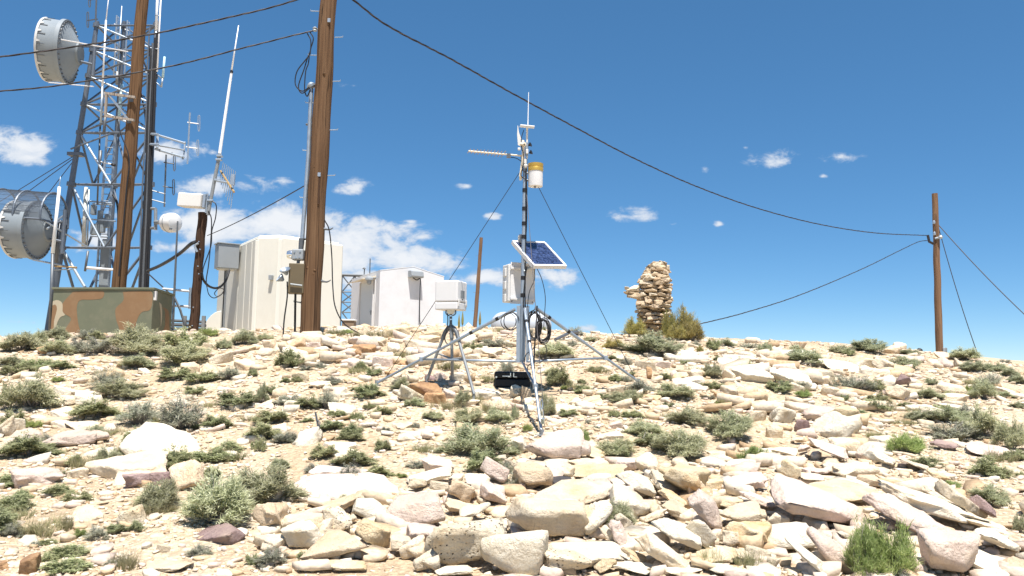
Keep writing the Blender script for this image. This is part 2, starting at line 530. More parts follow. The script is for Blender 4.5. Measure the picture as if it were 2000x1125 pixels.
def tag(o, label=None, cat=None, group=None, kind=None):
    for k, v in (('label', label), ('category', cat), ('group', group), ('kind', kind)):
        if v:
            o[k] = v
    return o


def thing(name, label, cat, loc, group=None):
    o = bpy.data.objects.new(name, None)
    o.empty_display_size = 0.2
    o.location = loc
    COL.objects.link(o)
    return tag(o, label, cat, group)


def worg(o):
    v = Vector((0, 0, 0))
    while o:
        v += o.location
        o = o.parent
    return v


class MB:
    """collects simple shapes given in world metres; build() links them as ONE mesh object"""

    def __init__(s):
        s.v, s.f = [], []

    def add(s, vs, fs):
        k = len(s.v)
        s.v += [Vector(x) for x in vs]
        s.f += [tuple(i + k for i in f) for f in fs]
        return s

    def obox(s, c, ax, ay, az):
        c, ax, ay, az = map(Vector, (c, ax, ay, az))
        vs = [c + ax * i + ay * j + az * k for k in (-1, 1) for j in (-1, 1) for i in (-1, 1)]
        return s.add(vs, [(0, 2, 3, 1), (4, 5, 7, 6), (0, 1, 5, 4), (2, 6, 7, 3), (0, 4, 6, 2), (1, 3, 7, 5)])

    def box(s, c, x, y, z, rz=0):
        a = Matrix.Rotation(rz, 3, 'Z')
        return s.obox(c, a @ Vector((x / 2, 0, 0)), a @ Vector((0, y / 2, 0)), (0, 0, z / 2))

    def tube(s, pts, r, n=8, cap=True):
        pts = [Vector(p) for p in pts]
        rs = r if isinstance(r, (list, tuple)) else [r] * len(pts)
        vs, fs = [], []
        t0 = (pts[1] - pts[0]).normalized()
        a = t0.orthogonal().normalized()
        for i, p in enumerate(pts):
            q0, q1 = pts[max(0, i - 1)], pts[min(len(pts) - 1, i + 1)]
            t = (q1 - q0)
            t = t.normalized() if t.length > 1e-9 else t0
            a = (a - t * a.dot(t))
            a = a.normalized() if a.length > 1e-6 else t.orthogonal().normalized()
            b = t.cross(a)
            for k in range(n):
                th = 2 * math.pi * k / n
                vs.append(p + (a * math.cos(th) + b * math.sin(th)) * rs[i])
        for i in range(len(pts) - 1):
            for k in range(n):
                k2 = (k + 1) % n
                fs.append((i * n + k, i * n + k2, (i + 1) * n + k2, (i + 1) * n + k))
        if cap:
            fs.append(tuple(range(n))[::-1])
            fs.append(tuple((len(pts) - 1) * n + k for k in range(n)))
        return s.add(vs, fs)

    def lathe(s, prof, c, axis=(0, 0, 1), n=24, cap=True):
        """prof: (radius, height along axis) pairs"""
        c, ax = Vector(c), Vector(axis).normalized()
        return s.tube_prof([c + ax * h for r, h in prof], [max(r, 1e-4) for r, h in prof], ax, n, cap)

    def tube_prof(s, pts, rs, ax, n, cap):
        a = ax.orthogonal().normalized()
        b = ax.cross(a)
        vs, fs = [], []
        for p, r in zip(pts, rs):
            for k in range(n):
                th = 2 * math.pi * k / n
                vs.append(p + (a * math.cos(th) + b * math.sin(th)) * r)
        for i in range(len(pts) - 1):
            for k in range(n):
                k2 = (k + 1) % n
                fs.append((i * n + k, i * n + k2, (i + 1) * n + k2, (i + 1) * n + k))
        if cap:
            fs.append(tuple(range(n))[::-1])
            fs.append(tuple((len(pts) - 1) * n + k for k in range(n)))
        return s.add(vs, fs)

    def prism(s, poly, d):
        """poly: planar loop of world points, pushed by vector d"""
        poly = [Vector(p) for p in poly]
        d = Vector(d)
        n = len(poly)
        vs = poly + [p + d for p in poly]
        fs = [tuple(range(n))[::-1], tuple(range(n, 2 * n))]
        fs += [(i, (i + 1) % n, n + (i + 1) % n, n + i) for i in range(n)]
        return s.add(vs, fs)

    def build(s, name, mat, parent=None, smooth=False, bevel=0.0, label=None, cat=None, group=None, kind=None, seg=2):
        if parent is None:
            xs = [sum(v[i] for v in s.v) / len(s.v) for i in (0, 1)]
            o0 = Vector((xs[0], xs[1], min(v.z for v in s.v)))
        else:
            o0 = worg(parent)
        me = bpy.data.meshes.new(name)
        me.from_pydata([tuple(v - o0) for v in s.v], [], s.f)
        me.materials.append(M[mat])
        bm = bmesh.new()
        bm.from_mesh(me)
        bmesh.ops.recalc_face_normals(bm, faces=bm.faces)
        if smooth:
            for f in bm.faces:
                f.smooth = len(f.verts) <= 4
            for e in bm.edges:
                if len(e.link_faces) == 2 and e.calc_face_angle(0) > math.radians(40):
                    e.smooth = False
        bm.to_mesh(me)
        bm.free()
        o = bpy.data.objects.new(name, me)
        COL.objects.link(o)
        if parent is None:
            o.location = o0
        else:
            o.parent = parent
        if bevel:
            md = o.modifiers.new('bevel', 'BEVEL')
            md.width, md.segments, md.limit_method = bevel, seg, 'ANGLE'
            if smooth or seg > 2:
                for p in me.polygons:
                    p.use_smooth = True
                md.harden_normals = True
        return tag(o, label, cat, group, kind)


def sag(a, b, drop, n=24):
    a, b = Vector(a), Vector(b)
    return [a.lerp(b, i / n) - Vector((0, 0, drop * 4 * (i / n) * (1 - i / n))) for i in range(n + 1)]


def spline(pts, n=8):
    """Catmull-Rom through the points"""
    p = [Vector(x) for x in pts]
    p = [p[0] * 2 - p[1]] + p + [p[-1] * 2 - p[-2]]
    out = []
    for i in range(1, len(p) - 2):
        for k in range(n):
            t = k / n
            out.append(0.5 * ((2 * p[i]) + (p[i + 1] - p[i - 1]) * t + (2 * p[i - 1] - 5 * p[i] + 4 * p[i + 1] - p[i + 2]) * t * t + (3 * p[i] - p[i - 1] - 3 * p[i + 1] + p[i + 2]) * t ** 3))
    out.append(p[-2])
    return out


RND = random.Random(11)
NPR = np.random.default_rng(5)

# ------------------------------------------------------------------ terrain
CTRL = []
for (px, py, d) in [
    (-300, 1125, 4.3), (300, 1125, 4.3), (1000, 1125, 4.3), (1600, 1125, 4.3), (2300, 1125, 4.3),
    (-200, 960, 6.2), (400, 960, 6.2), (1000, 960, 6.0), (1600, 960, 6.2), (2200, 960, 6.6),
    (-150, 850, 8.3), (400, 850, 8.2), (1000, 850, 8.0), (1500, 850, 8.4), (2100, 850, 9.0),
    (-100, 750, 10.6), (400, 750, 10.4), (735, 752, 10.0), (1000, 750, 10.0), (1245, 750, 10.2), (1600, 760, 11.2), (2050, 770, 12.5),
    (0, 700, 12.4), (400, 700, 12.0), (1000, 700, 11.6), (1400, 705, 12.6), (1750, 725, 14.0), (2050, 735, 15.5),
    (0, 664, 15.0), (250, 660, 15.0), (605, 658, 13.4), (900, 653, 13.6), (1050, 656, 14.0), (1280, 662, 16.6), (1500, 671, 17.0), (1720, 678, 18.5), (1900, 700, 19.0), (2050, 720, 19.5),
    (100, 661, 22), (-150, 668, 22), (380, 660, 22.5), (560, 659, 22), (780, 652, 31), (930, 648, 45), (1300, 668, 24), (1835, 692, 35), (2150, 735, 36), (-300, 675, 40), (400, 660, 45),
]:
    CTRL.append(tuple(P(px, py, d)))
CTRL += [(0, 0, -1.62), (-6, 0.5, -1.6), (6, 0.5, -1.66), (0, -10, -2.6), (-14, -8, -2.6), (14, -8, -2.8), (-22, 6, -0.9), (22, 6, -1.6), (0, 60, 1.0), (30, 60, -0.6), (-34, 60, -0.4)]
CT = np.array(CTRL)


def _u(r2):
    return np.where(r2 > 1e-12, r2 * np.log(r2 + 1e-12), 0.0)


def _fit():
    n = len(CT)
    d2 = ((CT[:, None, :2] - CT[None, :, :2]) ** 2).sum(-1)
    A = np.zeros((n + 3, n + 3))
    A[:n, :n] = _u(d2) + np.eye(n) * 1.5
    A[:n, n] = 1
    A[:n, n + 1:] = CT[:, :2]
    A[n:, :n] = A[:n, n:].T
    return np.linalg.solve(A, np.concatenate([CT[:, 2], [0, 0, 0]]))


TW = _fit()


def H(x, y):
    """ground height (array or scalar)"""
    x, y = np.asarray(x, float), np.asarray(y, float)
    sh = x.shape
    xf, yf = x.ravel(), y.ravel()
    # far off, the hilltop falls away to a wide plain
    r = np.hypot(xf, yf - 20)
    k = np.minimum(1, 48 / np.maximum(r, 1e-6))
    xc, yc = xf * k, 20 + (yf - 20) * k
    d2 = (xc[:, None] - CT[None, :, 0]) ** 2 + (yc[:, None] - CT[None, :, 1]) ** 2
    n = len(CT)
    z = _u(d2) @ TW[:n] + TW[n] + TW[n + 1] * xc + TW[n + 2] * yc
    z += 0.025 * np.sin(xf * 1.9 + 0.7 * np.sin(yf * 1.3)) * np.sin(yf * 1.6 + xf * 0.6) + 0.015 * np.sin(xf * 4.3 + yf * 2.1) * np.sin(yf * 4.9 - xf)
    z -= np.clip((r - 40), 0, 1500) * 0.16
    return z.reshape(sh)


def Hs(x, y):
    return float(H(np.array([x]), np.array([y]))[0])


_DS = np.concatenate([np.arange(2.5, 24, 0.04), np.arange(24, 60, 0.15)])


def G(px, py, dmax=None):
    """where the line of sight through a pixel first meets the ground (falls back to the crest)"""
    r = ray(px, py)
    r = r / r.y
    z = r.z * _DS - H(r.x * _DS, _DS)
    below = np.nonzero(z < 0)[0]
    d = _DS[below[0]] if len(below) else _DS[np.argmin(z[_DS < 22])]
    if dmax:
        d = min(d, dmax)
    return Vector((r.x * d, d, Hs(r.x * d, d)))


def build_ground():
    def axis(lo, hi, step, far, grow):
        a = list(np.arange(lo, hi + 1e-6, step))
        s, x = step, hi
        while x < far:
            s *= grow
            x += s
            a.append(x)
        s, x = step, lo
        b = []
        while x > -far:
            s *= grow
            x -= s
            b.append(x)
        return np.array(b[::-1] + a)
    xs = axis(-13, 13, 0.075, 9000, 1.16)
    ys = axis(2.5, 19, 0.075, 9000, 1.16)
    X, Y = np.meshgrid(xs, ys)
    Z = np.concatenate([H(X[i:i + 40], Y[i:i + 40]) for i in range(0, len(ys), 40)])
    near = (np.abs(X) < 14) & (Y > 2) & (Y < 20)
    Z += near * (NPR.random(X.shape) - 0.5) * 0.018
    nx, ny = len(xs), len(ys)
    me = bpy.data.meshes.new('ground')
    v = np.stack([X.ravel(), Y.ravel(), Z.ravel()], 1)
    i = (np.arange(ny - 1)[:, None] * nx + np.arange(nx - 1)[None, :]).ravel()
    q = np.stack([i, i + 1, i + nx + 1, i + nx], 1)
    me.vertices.add(len(v))
    me.vertices.foreach_set('co', v.astype(np.float32).ravel())
    me.loops.add(q.size)
    me.loops.foreach_set('vertex_index', q.astype(np.int32).ravel())
    me.polygons.add(len(q))
    me.polygons.foreach_set('loop_start', np.arange(0, q.size, 4, dtype=np.int32))
    me.polygons.foreach_set('loop_total', np.full(len(q), 4, dtype=np.int32))
    me.update()
    me.polygons.foreach_set('use_smooth', np.ones(len(q), bool))
    me.materials.append(M['ground'])
    o = bpy.data.objects.new('ground', me)
    COL.objects.link(o)
    tag(o, 'pale stony ground of the hilltop', 'ground', kind='structure')


build_ground()
# ------------------------------------------------------------------ buildings


def UP(h):
    return Vector((0, 0, h))


def at(p, z):
    return Vector((p.x, p.y, z))


def frame(a, b):
    """unit tangent a->b on plan and the outward normal that faces the camera"""
    t = Vector((b.x - a.x, b.y - a.y, 0)).normalized()
    n = Vector((t.y, -t.x, 0))
    if n.dot(Vector((a.x, a.y, 0))) > 0:
        n = -n
    return t, n


def camo_shelter():
    A, B = P(105, 560, 20.6), P(300, 564, 20.2)
    top = (A.z + B.z) / 2
    t, n = frame(A, B)
    A, B = at(A, top), at(B, top)
    C = at(P(338, 575, 22.2), top)
    D = A + (C - B)
    zb = min(Hs(A.x, A.y), Hs(B.x, B.y)) - 0.25
    r = thing('camouflage_shelter', 'low olive and brown camouflage painted box shelter beneath the lattice tower', 'shelter', at((A + C) / 2, zb))
    m = MB()
    m.prism([at(p, zb) for p in (A, B, C, D)], UP(top - 0.05 - zb))
    m.build('wall', 'camo_green', r, bevel=0.01)
    m = MB()
    cc = (A + C) / 2
    o = [p + (p - cc).normalized() * 0.05 for p in (A, B, C, D)]
    m.prism([at(p, top - 0.05) for p in o], UP(0.06))
    m.build('roof', 'camo_green', r, bevel=0.008)
    Lg, Hh = (B - A).length, top - 0.06 - zb
    Ld = (C - B).length
    t2, n2 = frame(B, C)

    def patch(poly, mat, o0, tt, nn, L, d=0.003):
        pts = spline([Vector((u, v, 0)) for u, v in poly + [poly[0]]], 5)[:-1]
        m = MB()
        w = []
        for p in pts:
            u, v = min(max(p.x, 0.003), 0.997), min(max(p.y, 0.0), 0.985)
            q = o0 + tt * (u * L)
            w.append(at(q, zb + v * Hh) + nn * 0.001)
        m.prism(w, nn * d)
        m.build('paint_patch', mat, r)
    # patches traced on the long wall (u along the wall, v up)
    patch([(.20, .97), (.10, .75), (.12, .6), (.20, .5), (.16, .35), (.10, .15), (.08, 0), (.30, 0), (.31, .2), (.27, .45), (.25, .7), (.28, .82), (.40, .83), (.5, .86), (.5, .985), (.35, .985)], 'camo_brown', A, t, n, Lg)
    patch([(.70, .97), (.71, .82), (.64, .68), (.65, .5), (.69, .3), (.70, 0), (.83, 0), (.84, .3), (.86, .5), (.90, .62), (.985, .68), (.985, .97), (.85, .985)], 'camo_brown', A, t, n, Lg)
    patch([(.0, .80), (.05, .82), (.10, .76), (.11, .62), (.135, .56), (.09, .52), (.06, .4), (.05, .2), (0, .16)], 'camo_tan', A, t, n, Lg, 0.0045)
    patch([(.0, .72), (.03, .74), (.05, .66), (.03, .45), (.035, .25), (0, .22)], 'camo_brown', A, t, n, Lg, 0.006)
    patch([(.0, .2), (.3, .25), (.5, .15), (.55, 0), (.0, 0)], 'camo_brown', B, t2, n2, Ld)
    patch([(.45, .75), (.62, .68), (.66, .45), (.58, .3), (.70, 0), (.95, 0), (.9, .4), (.8, .7)], 'camo_brown', B, t2, n2, Ld)
    patch([(.30, .82), (.42, .78), (.48, .6), (.44, .4), (.40, .62)], 'camo_tan', B, t2, n2, Ld, 0.0045)
    m = MB()
    m.obox(at(B + t2 * 0.1, top - 0.2) + n2 * 0.03, t2 * 0.06, n2 * 0.03, UP(0.12))
    m.build('conduit_box', 'white_paint', r)


def beige_shelter():
    top = P(503, 459, 22).z
    c1 = at(P(503, 459, 22.3), top)
    c2 = at(P(548, 461, 22.1), top)
    c3 = at(P(671, 475, 23.5), top)
    c0 = at(P(428, 500, 26.2), top)
    c4 = c3 + (c0 - c1)
    zb = Hs(c2.x, c2.y) - 0.35
    poly = [c0, c1, c2, c3, c4]
    r = thing('equipment_shelter', 'beige fibreglass equipment shelter with ribbed end wall behind the big wooden pole', 'shelter', at((c0 + c3) / 2, zb))
    m = MB()
    m.prism([at(p, zb) for p in poly], UP(top - 0.02 - zb))
    m.build('wall', 'beige', r, bevel=0.05, seg=3)
    cc = (c0 + c3) / 2
    m = MB()
    inn = [p + (cc - p) * 0.06 for p in poly]
    m.prism([at(p, top - 0.03) for p in inn], UP(0.09))
    m.build('roof', 'beige_trim', r, bevel=0.04, seg=3)
    h = top - zb
    # vertical ribs of the moulded panels
    for (a, b, us) in ((c1, c0, (0.12, 0.26, 0.42)), (c2, c3, (0.0, 0.62)), (c1, c2, (0.0,))):
        t = (b - a)
        tt, nn = frame(a, b)
        for u in us:
            m = MB()
            p = at(a + t * u, zb + h * 0.49)
            m.obox(p + nn * 0.0, tt * 0.06, nn * 0.012, UP(h * 0.48))
            m.build('rib', 'beige_trim', r, bevel=0.012)
    # white sill along the foot
    tt, nn = frame(c2, c3)
    m = MB()
    m.obox(at((c2 + c3) / 2, zb + 0.36) + nn * 0.03, tt * ((c3 - c2).length / 2), nn * 0.03, UP(0.03))
    m.build('base_flange', 'beige_trim', r)
    # small vent box and door hinge line on the front
    m = MB()
    a = at(c1 + (c2 - c1) * 0.72, 0)
    t1, n1 = frame(c1, c2)
    m.obox(at(a, P(534, 543, 22.2).z) + n1 * 0.06, t1 * 0.05, n1 * 0.06, UP(0.07))
    m.build('vent_box', 'hood', r, bevel=0.008)
    # rounded wing at the far left foot
    tl, nl = frame(c1, c0)
    pts = []
    w0 = c0 + (c0 - c1).normalized() * 0.05
    side = Vector((-nl.y, nl.x, 0))
    ztop = P(432, 607, 25.6).z
    e0 = at(P(432, 607, 25.6), 0)
    e1 = at(P(393, 650, 25.6), 0)
    ex = (e1 - e0)
    prof = [at(e0, zb)]
    for i in range(9):
        th = math.pi / 2 * i / 8
        prof.append(at(e0 + ex * math.sin(th), zb + (ztop - zb) * (0.25 + 0.75 * math.cos(th))))
    prof.append(at(e1, zb))
    m = MB()
    m.prism(prof, Vector((0.1, 1.2, 0)))
    m.build('wing_wall', 'beige', r, bevel=0.02)
    # grey hood box on the left wall
    z0, z1 = P(445, 527, 24.0).z, P(445, 481, 24.0).z
    p = P(443, 505, 23.75)
    h2 = thing('air_conditioner_hood', 'grey sheet metal air conditioner hood high on the beige shelter', 'hood', at(p, z0))
    m = MB()
    q = at(p, (z0 + z1) / 2)
    m.obox(q, tl * 0.25, nl * 0.31, UP((z1 - z0) / 2))
    m.build('housing', 'hood', h2, bevel=0.012)
    m = MB()
    m.obox(at(p, z1 + 0.02), tl * 0.28, nl * 0.34, UP(0.018))
    m.build('lid', 'hood', h2, bevel=0.006)
    m = MB()
    m.obox(at(p, z0 - 0.02), tl * 0.2, nl * 0.25, UP(0.02))
    m.build('drip_tray', 'beige', h2)
    for k in (-0.12, 0.02, 0.16):
        m = MB()
        a = at(p + tl * k, z0 - 0.03)
        m.tube([a, at(a, zb + 0.1)], 0.018, 6)
        m.build('conduit', 'black' if k > 0.1 else 'steel_grey', h2)


def white_shed():
    d1, d0, d2 = 30.0, 33.7, 31.9
    ev = P(742.6, 529, d1).z
    c1 = at(P(742.6, 529, d1), ev)
    c0 = at(P(687, 547, d0), ev)
    c2 = at(P(867.5, 541, d2), ev)
    zb = min(Hs(c1.x, c1.y), Hs(c2.x, c2.y)) - 0.5
    c3 = c0 + (c2 - c1)
    rz = P(807, 522, 31.0).z
    g = (c1 + c2) / 2
    r = thing('utility_shed', 'white stucco gabled shed with a door and a vent hood, behind the rocks', 'shed', at((c0 + c2) / 2, zb))
    m = MB()
    back = c0 - c1
    m.prism([at(c1, zb), at(c2, zb), c2, at(g, rz), c1], back)
    m.build('wall', 'stucco', r, bevel=0.015)
    # thin roof skin
    tg, ng = frame(c1, c2)
    for (a, b) in ((c1, at(g, rz)), (at(g, rz), c2)):
        m = MB()
        dv = (b - a).normalized()
        up = Vector((0, 0, 1))
        m.prism([a + up * 0.003 + ng * 0.006, b + up * 0.003 + ng * 0.006, b + up * 0.04 + ng * 0.006, a + up * 0.04 + ng * 0.006], back * 1.01)
        m.build('roof', 'stucco', r)
    # door on the side wall
    tl, nl = frame(c1, c0)
    Lw = (c0 - c1).length
    u0, u1 = 0.26, 0.70

    def onwall(px, z, dd=0.0):
        # intersect sight line with the side wall plane
        rr = ray(px, 600)
        den = Vector((rr.x, rr.y, 0)).dot(nl)
        s = Vector((c1.x, c1.y, 0)).dot(nl) / den
        return Vector((rr.x * s, rr.y * s, z)) + nl * dd
    dr, dl = onwall(729, 0), onwall(704, 0)
    dw = (dl - dr).length
    zt, zd = P(716, 551, 31.5).z, zb + 0.45
    mid = (dl + dr) / 2
    m = MB()
    m.obox(at(mid, (zt + zd) / 2) + nl * 0.012, tl * (dw / 2), nl * 0.012, UP((zt - zd) / 2))
    door = m.build('door', 'shed_door', r, bevel=0.004)
    for s in (-1, 1):
        m = MB()
        m.obox(at(mid + tl * s * (dw / 2 + 0.03), (zt + zd) / 2) + nl * 0.03, tl * 0.03, nl * 0.032, UP((zt - zd) / 2 + 0.03))
        m.build('door_jamb', 'white_paint', r)
    m = MB()
    hp = at(dr + tl * 0.09, zd + 0.95) + nl * 0.05
    m.obox(hp, tl * 0.03, nl * 0.03, UP(0.09))
    m.tube([hp + UP(0.03), hp + tl * 0.12 + UP(0.03) + nl * 0.03], 0.014, 6)
    m.build('handle', 'steel_grey', door)
    # awning over the door
    m = MB()
    a = at(mid - tl * (dw / 2 + 0.25), zt + 0.16)
    b = at(mid + tl * (dw / 2 + 0.1), zt + 0.16)
    m.prism([a, a + nl * 0.55 - UP(0.14), a + nl * 0.55 - UP(0.17), a - UP(0.05)], b - a)
    m.build('awning', 'cream_plastic', r)
    m = MB()
    lp = at(dr - tl * 0.25, zt - 0.05) + nl * 0.28
    m.lathe([(0.04, 0.17), (0.16, 0.1), (0.17, 0.02), (0.1, 0), (0.09, -0.12), (0.05, -0.17)], lp, n=14)
    m.tube([lp + UP(0.12), lp - nl * 0.27 + UP(0.12)], 0.02, 6)
    m.build('door_lamp', 'hood', r, smooth=True)
    m = MB()
    q = at(dr - tl * 0.3, zt) + nl * 0.03
    m.tube([q, at(q, zt - 0.9), at(q + tl * 0.12, zd)], 0.03, 6)
    m.build('conduit', 'white_paint', r)
    # hood on the gable wall
    hz0, hz1 = P(808, 543, 31).z, P(808, 530, 31).z
    pm = at((c1 + (c2 - c1) * 0.515), 0)
    m = MB()
    hw = 0.29
    prof = [(0.0, hz0), (0.27, hz0), (0.29, hz0 + 0.06), (0.25, hz1 - 0.03), (0.18, hz1), (0.0, hz1)]
    m.prism([at(pm - tg * hw + ng * x, z) for x, z in prof], tg * 2 * hw)
    m.build('vent_hood', 'hood', r, bevel=0.01)
    m = MB()
    s = pm + tg * 0.2 + ng * 0.16
    m.tube(spline([at(pm - tg * 0.12 + ng * 0.1, hz0), at(pm + tg * 0.05 + ng * 0.14, hz0 - 0.09), at(s, hz0 - 0.03), at(s, hz0 - 0.5), at(s + tg * 0.02, zb + 1.2), at(s + tg * 0.16, zb + 0.3)], 6), 0.022, 6)
    m.build('power_cable', 'black', r)


camo_shelter()
beige_shelter()
white_shed()


def propane_tank():
    z = P(985, 634, 36).z
    a, b = at(P(966, 634, 36), z), at(P(1070, 634, 36), z)
    r0 = 25 * 36 / FPX
    ax = (b - a).normalized()
    Lh = (b - a).length
    r = thing('propane_tank', 'white cylindrical gas tank on the ground behind the weather station', 'tank', at((a + b) / 2, z - r0 - 0.3))
    m = MB()
    prof = []
    for i in range(7):
        th = math.pi / 2 * i / 6
        prof.append((max(0.01, r0 * math.sin(th)), r0 * 1.0 * (1 - math.cos(th)) - r0 * 0.3))
    prof += [(rr, Lh - h) for rr, h in prof[::-1]]
    m.lathe(prof, a, ax, 28)
    m.build('shell', 'tank', r, smooth=True)
    for k in (0.22, 0.78):
        m = MB()
        p = a.lerp(b, k)
        m.box(at(p, z - r0 - 0.1), 0.25, r0 * 1.3, 0.5)
        m.build('saddle', 'steel_grey', r)
    m = MB()
    p = a.lerp(b, 0.5)
    m.lathe([(0.18, r0 - 0.03), (0.18, r0 + 0.16), (0.12, r0 + 0.22)], p, n=16)
    m.build('valve_cover', 'tank', r, smooth=True)


propane_tank()


def far_lattice():
    d = 40
    r = thing('lattice_mast', 'dark steel lattice mast between the beige shelter and the white shed', 'mast', at(P(682, 650, d), Hs(P(682, 650, d).x, d) - 0.2))
    zb = worg(r).z
    xs = (668, 694)
    for x in xs:
        m = MB()
        p = P(x, 538, d)
        m.tube([at(p, zb), p], 0.045, 6)
        m.build('leg', 'steel_dark', r)
    for y0, y1 in ((538, 570), (570, 590), (590, 610), (610, 645)):
        for a, b in (((xs[0], y0), (xs[1], y0)), ((xs[0], y0), (xs[1], y1)), ((xs[1], y0), (xs[0], y1))):
            m = MB()
            m.tube([P(*a, d), P(*b, d)], 0.035, 5)
            m.build('brace', 'steel_dark', r)
    m = MB()
    m.tube([P(660, 537, d), P(722, 539, d)], 0.07, 6)
    m.build('top_beam', 'steel_dark', r)
    for (x, y0, y1, rr) in ((722, 505, 539, 0.03), (711, 524, 539, 0.03)):
        m = MB()
        m.tube([P(x, y1, d), P(x + 1, y0, d)], rr, 6)
        m.build('whip', 'steel_dark', r)
    m = MB()
    m.lathe([(0.02, 0), (0.10, 0.03), (0.02, 0.1)], P(711, 526, d), n=8)
    m.build('insulator', 'steel_dark', r)
    # small brown cabinet with a white lid beside the shed
    a, b = P(674, 627, 27), P(690, 627, 27)
    zz = Hs(a.x, 27) - 0.3
    r2 = thing('utility_cabinet', 'small brown cabinet with white lid between the beige shelter and white shed', 'cabinet', at((a + b) / 2, zz))
    m = MB()
    m.box(at((a + b) / 2, (zz + a.z) / 2), 0.42, 0.4, a.z - zz)
    m.build('body', 'brown_wall', r2, bevel=0.01)
    m = MB()
    m.box(at((a + b) / 2, a.z + 0.03), 0.48, 0.46, 0.06)
    m.build('lid', 'white_paint', r2, bevel=0.015)


far_lattice()

# ------------------------------------------------------------------ poles


def pole(name, label, bot, top, r0, r1, mat, group=None, wob=0.01, ext=0.4, n=20):
    bot, top = Vector(bot), Vector(top)
    r = thing(name, label, 'pole', bot, group)
    k = 22
    ax = (top - bot).normalized()
    b = bot - ax * ext
    pts = [b.lerp(top, i / k) + Vector((math.sin(i * 1.3) * wob, math.cos(i * 0.9) * wob, 0)) for i in range(k + 1)]
    rs = [r0 + (r1 - r0) * i / k for i in range(k + 1)]
    m = MB()
    m.tube(pts, rs, n)
    o = m.build('shaft', mat, r, smooth=True)
    for v in o.data.vertices:
        q = v.co + bot
        th = math.atan2(v.co.y, v.co.x)
        nn = mnoise.noise(Vector((math.cos(th) * 2, math.sin(th) * 2, q.z * 0.6)))
        v.co.x += math.cos(th) * nn * 0.012
        v.co.y += math.sin(th) * nn * 0.012
    return r


def step(r, p, dirv, ln=0.16, up=0.02, mat='galv'):
    m = MB()
    p, dirv = Vector(p), Vector(dirv).normalized()
    m.tube([p, p + dirv * ln, p + dirv * (ln + 0.004) + UP(up)], 0.008, 6)
    m.build('step_bolt', mat, r)


def horn(r, p, sgn):
    """curved cast step"""
    m = MB()
    p = Vector(p)
    m.tube(spline([p, p + Vector((0.05 * sgn, -0.01, -0.01)), p + Vector((0.11 * sgn, -0.02, -0.012)), p + Vector((0.165 * sgn, -0.02, 0.02))], 4), [0.03, 0.024, 0.02, 0.018, 0.017, 0.016, 0.016, 0.015, 0.014, 0.013, 0.012, 0.01, 0.008], 8)
    m.build('climbing_step', 'steel_dark', r, smooth=True)


D1 = 13.4
nb, nt = P(604, 657, D1), P(645.5, -75, D1)
near_pole = pole('utility_pole', 'thick brown wooden utility pole carrying conduit and meter boxes', nb, nt, 0.172, 0.142, 'wood')


def np_x(py, off):
    """point beside the near pole at photo row py, off px from its centre line"""
    k = (657 - py) / 732
    return P(604 + 41.5 * k + off, py, D1)


for (py, s) in ((22, -1), (108, -1), (73, 1), (159, 1), (254, 1), (343, 1), (201, -1), (294, -1), (386, -1), (590, -1)):
    step(near_pole, np_x(py, s * 16.5), (s, -0.1, 0.02 * s), 0.15, 0.025)
horn(near_pole, np_x(447, 17), 1)
horn(near_pole, np_x(549, 18), 1)
for (py, off) in ((47, 8), (345, 6)):
    m = MB()
    p = np_x(py, off) + Vector((0, -0.155, 0))
    m.box(p, 0.05, 0.02, 0.07)
    m.build('metal_tag', 'galv', near_pole)
m = MB()
p = np_x(375, 7) + Vector((0, -0.15, 0))
m.box(p, 0.03, 0.012, 0.5)
m.build('dark_strap', 'wood_dark', near_pole)
for q in ((525, -6), (530, 7), (537, 5), (150, 4), (330, -3)):
    m = MB()
    p = np_x(*q) + Vector((0, -0.148, 0))
    m.lathe([(0.028, 0.0), (0.022, 0.012), (0.008, 0.018)], p, (0, -1, 0), 10)
    m.build('knot', 'wood_warm', near_pole, smooth=True)
# insulator and line clamp
m = MB()
ins = np_x(57, -23)
m.lathe([(0.02, -0.04), (0.045, -0.03), (0.03, -0.005), (0.045, 0.015), (0.02, 0.04)], ins, n=12)
m.tube([ins, np_x(57, -10)], 0.012, 6)
m.build('insulator', 'hood', near_pole, smooth=True)
# conduit riser
cd = thing('conduit_riser', 'grey steel conduit riser with weatherhead strapped beside the thick wooden pole', 'conduit', at(P(590, 487, D1 - 0.1), Hs(nb.x, nb.y)))
m = MB()
m.tube([P(608, 172, D1), P(602.5, 300, D1 - 0.02), P(590, 470, D1 - 0.05)], 0.036, 12)
m.build('pipe', 'galv', cd, smooth=True)
m = MB()
m.tube([P(589.5, 466, D1 - 0.05), P(587.5, 490, D1 - 0.05)], [0.05, 0.042], 10)
m.build('coupling', 'steel_dark', cd, smooth=True)
m = MB()
wh = P(608, 168, D1)
m.lathe([(0.04, -0.05), (0.075, -0.02), (0.08, 0.02), (0.04, 0.06)], wh, (-0.5, -0.2, 0.8), 12)
m.build('weatherhead', 'galv', cd, smooth=True)
for (py, o0, o1) in ((243, -18, -30), (467, -16, -30)):
    m = MB()
    a, b = np_x(py, o0 + 3), np_x(py, o1)
    m.tube([a, b], 0.02, 6)
    m.build('standoff_bracket', 'steel_dark', cd)
for pts in ([(605, 62), (612, 75), (607, 95), (606, 105)], [(600, 65), (607, 80), (605, 105), (596, 118), (580, 140), (577, 165), (590, 178), (604, 170)],
            [(606, 100), (600, 115), (594, 135), (583, 168), (590, 182), (605, 172)], [(604, 110), (602, 125), (597, 140), (595, 175), (600, 188), (606, 175)]):
    m = MB()
    m.tube(spline([P(x, y, D1 - 0.02 * i) for i, (x, y) in enumerate(pts)], 6), 0.011, 6)
    m.build('service_drop_wire', 'black', cd, smooth=True)
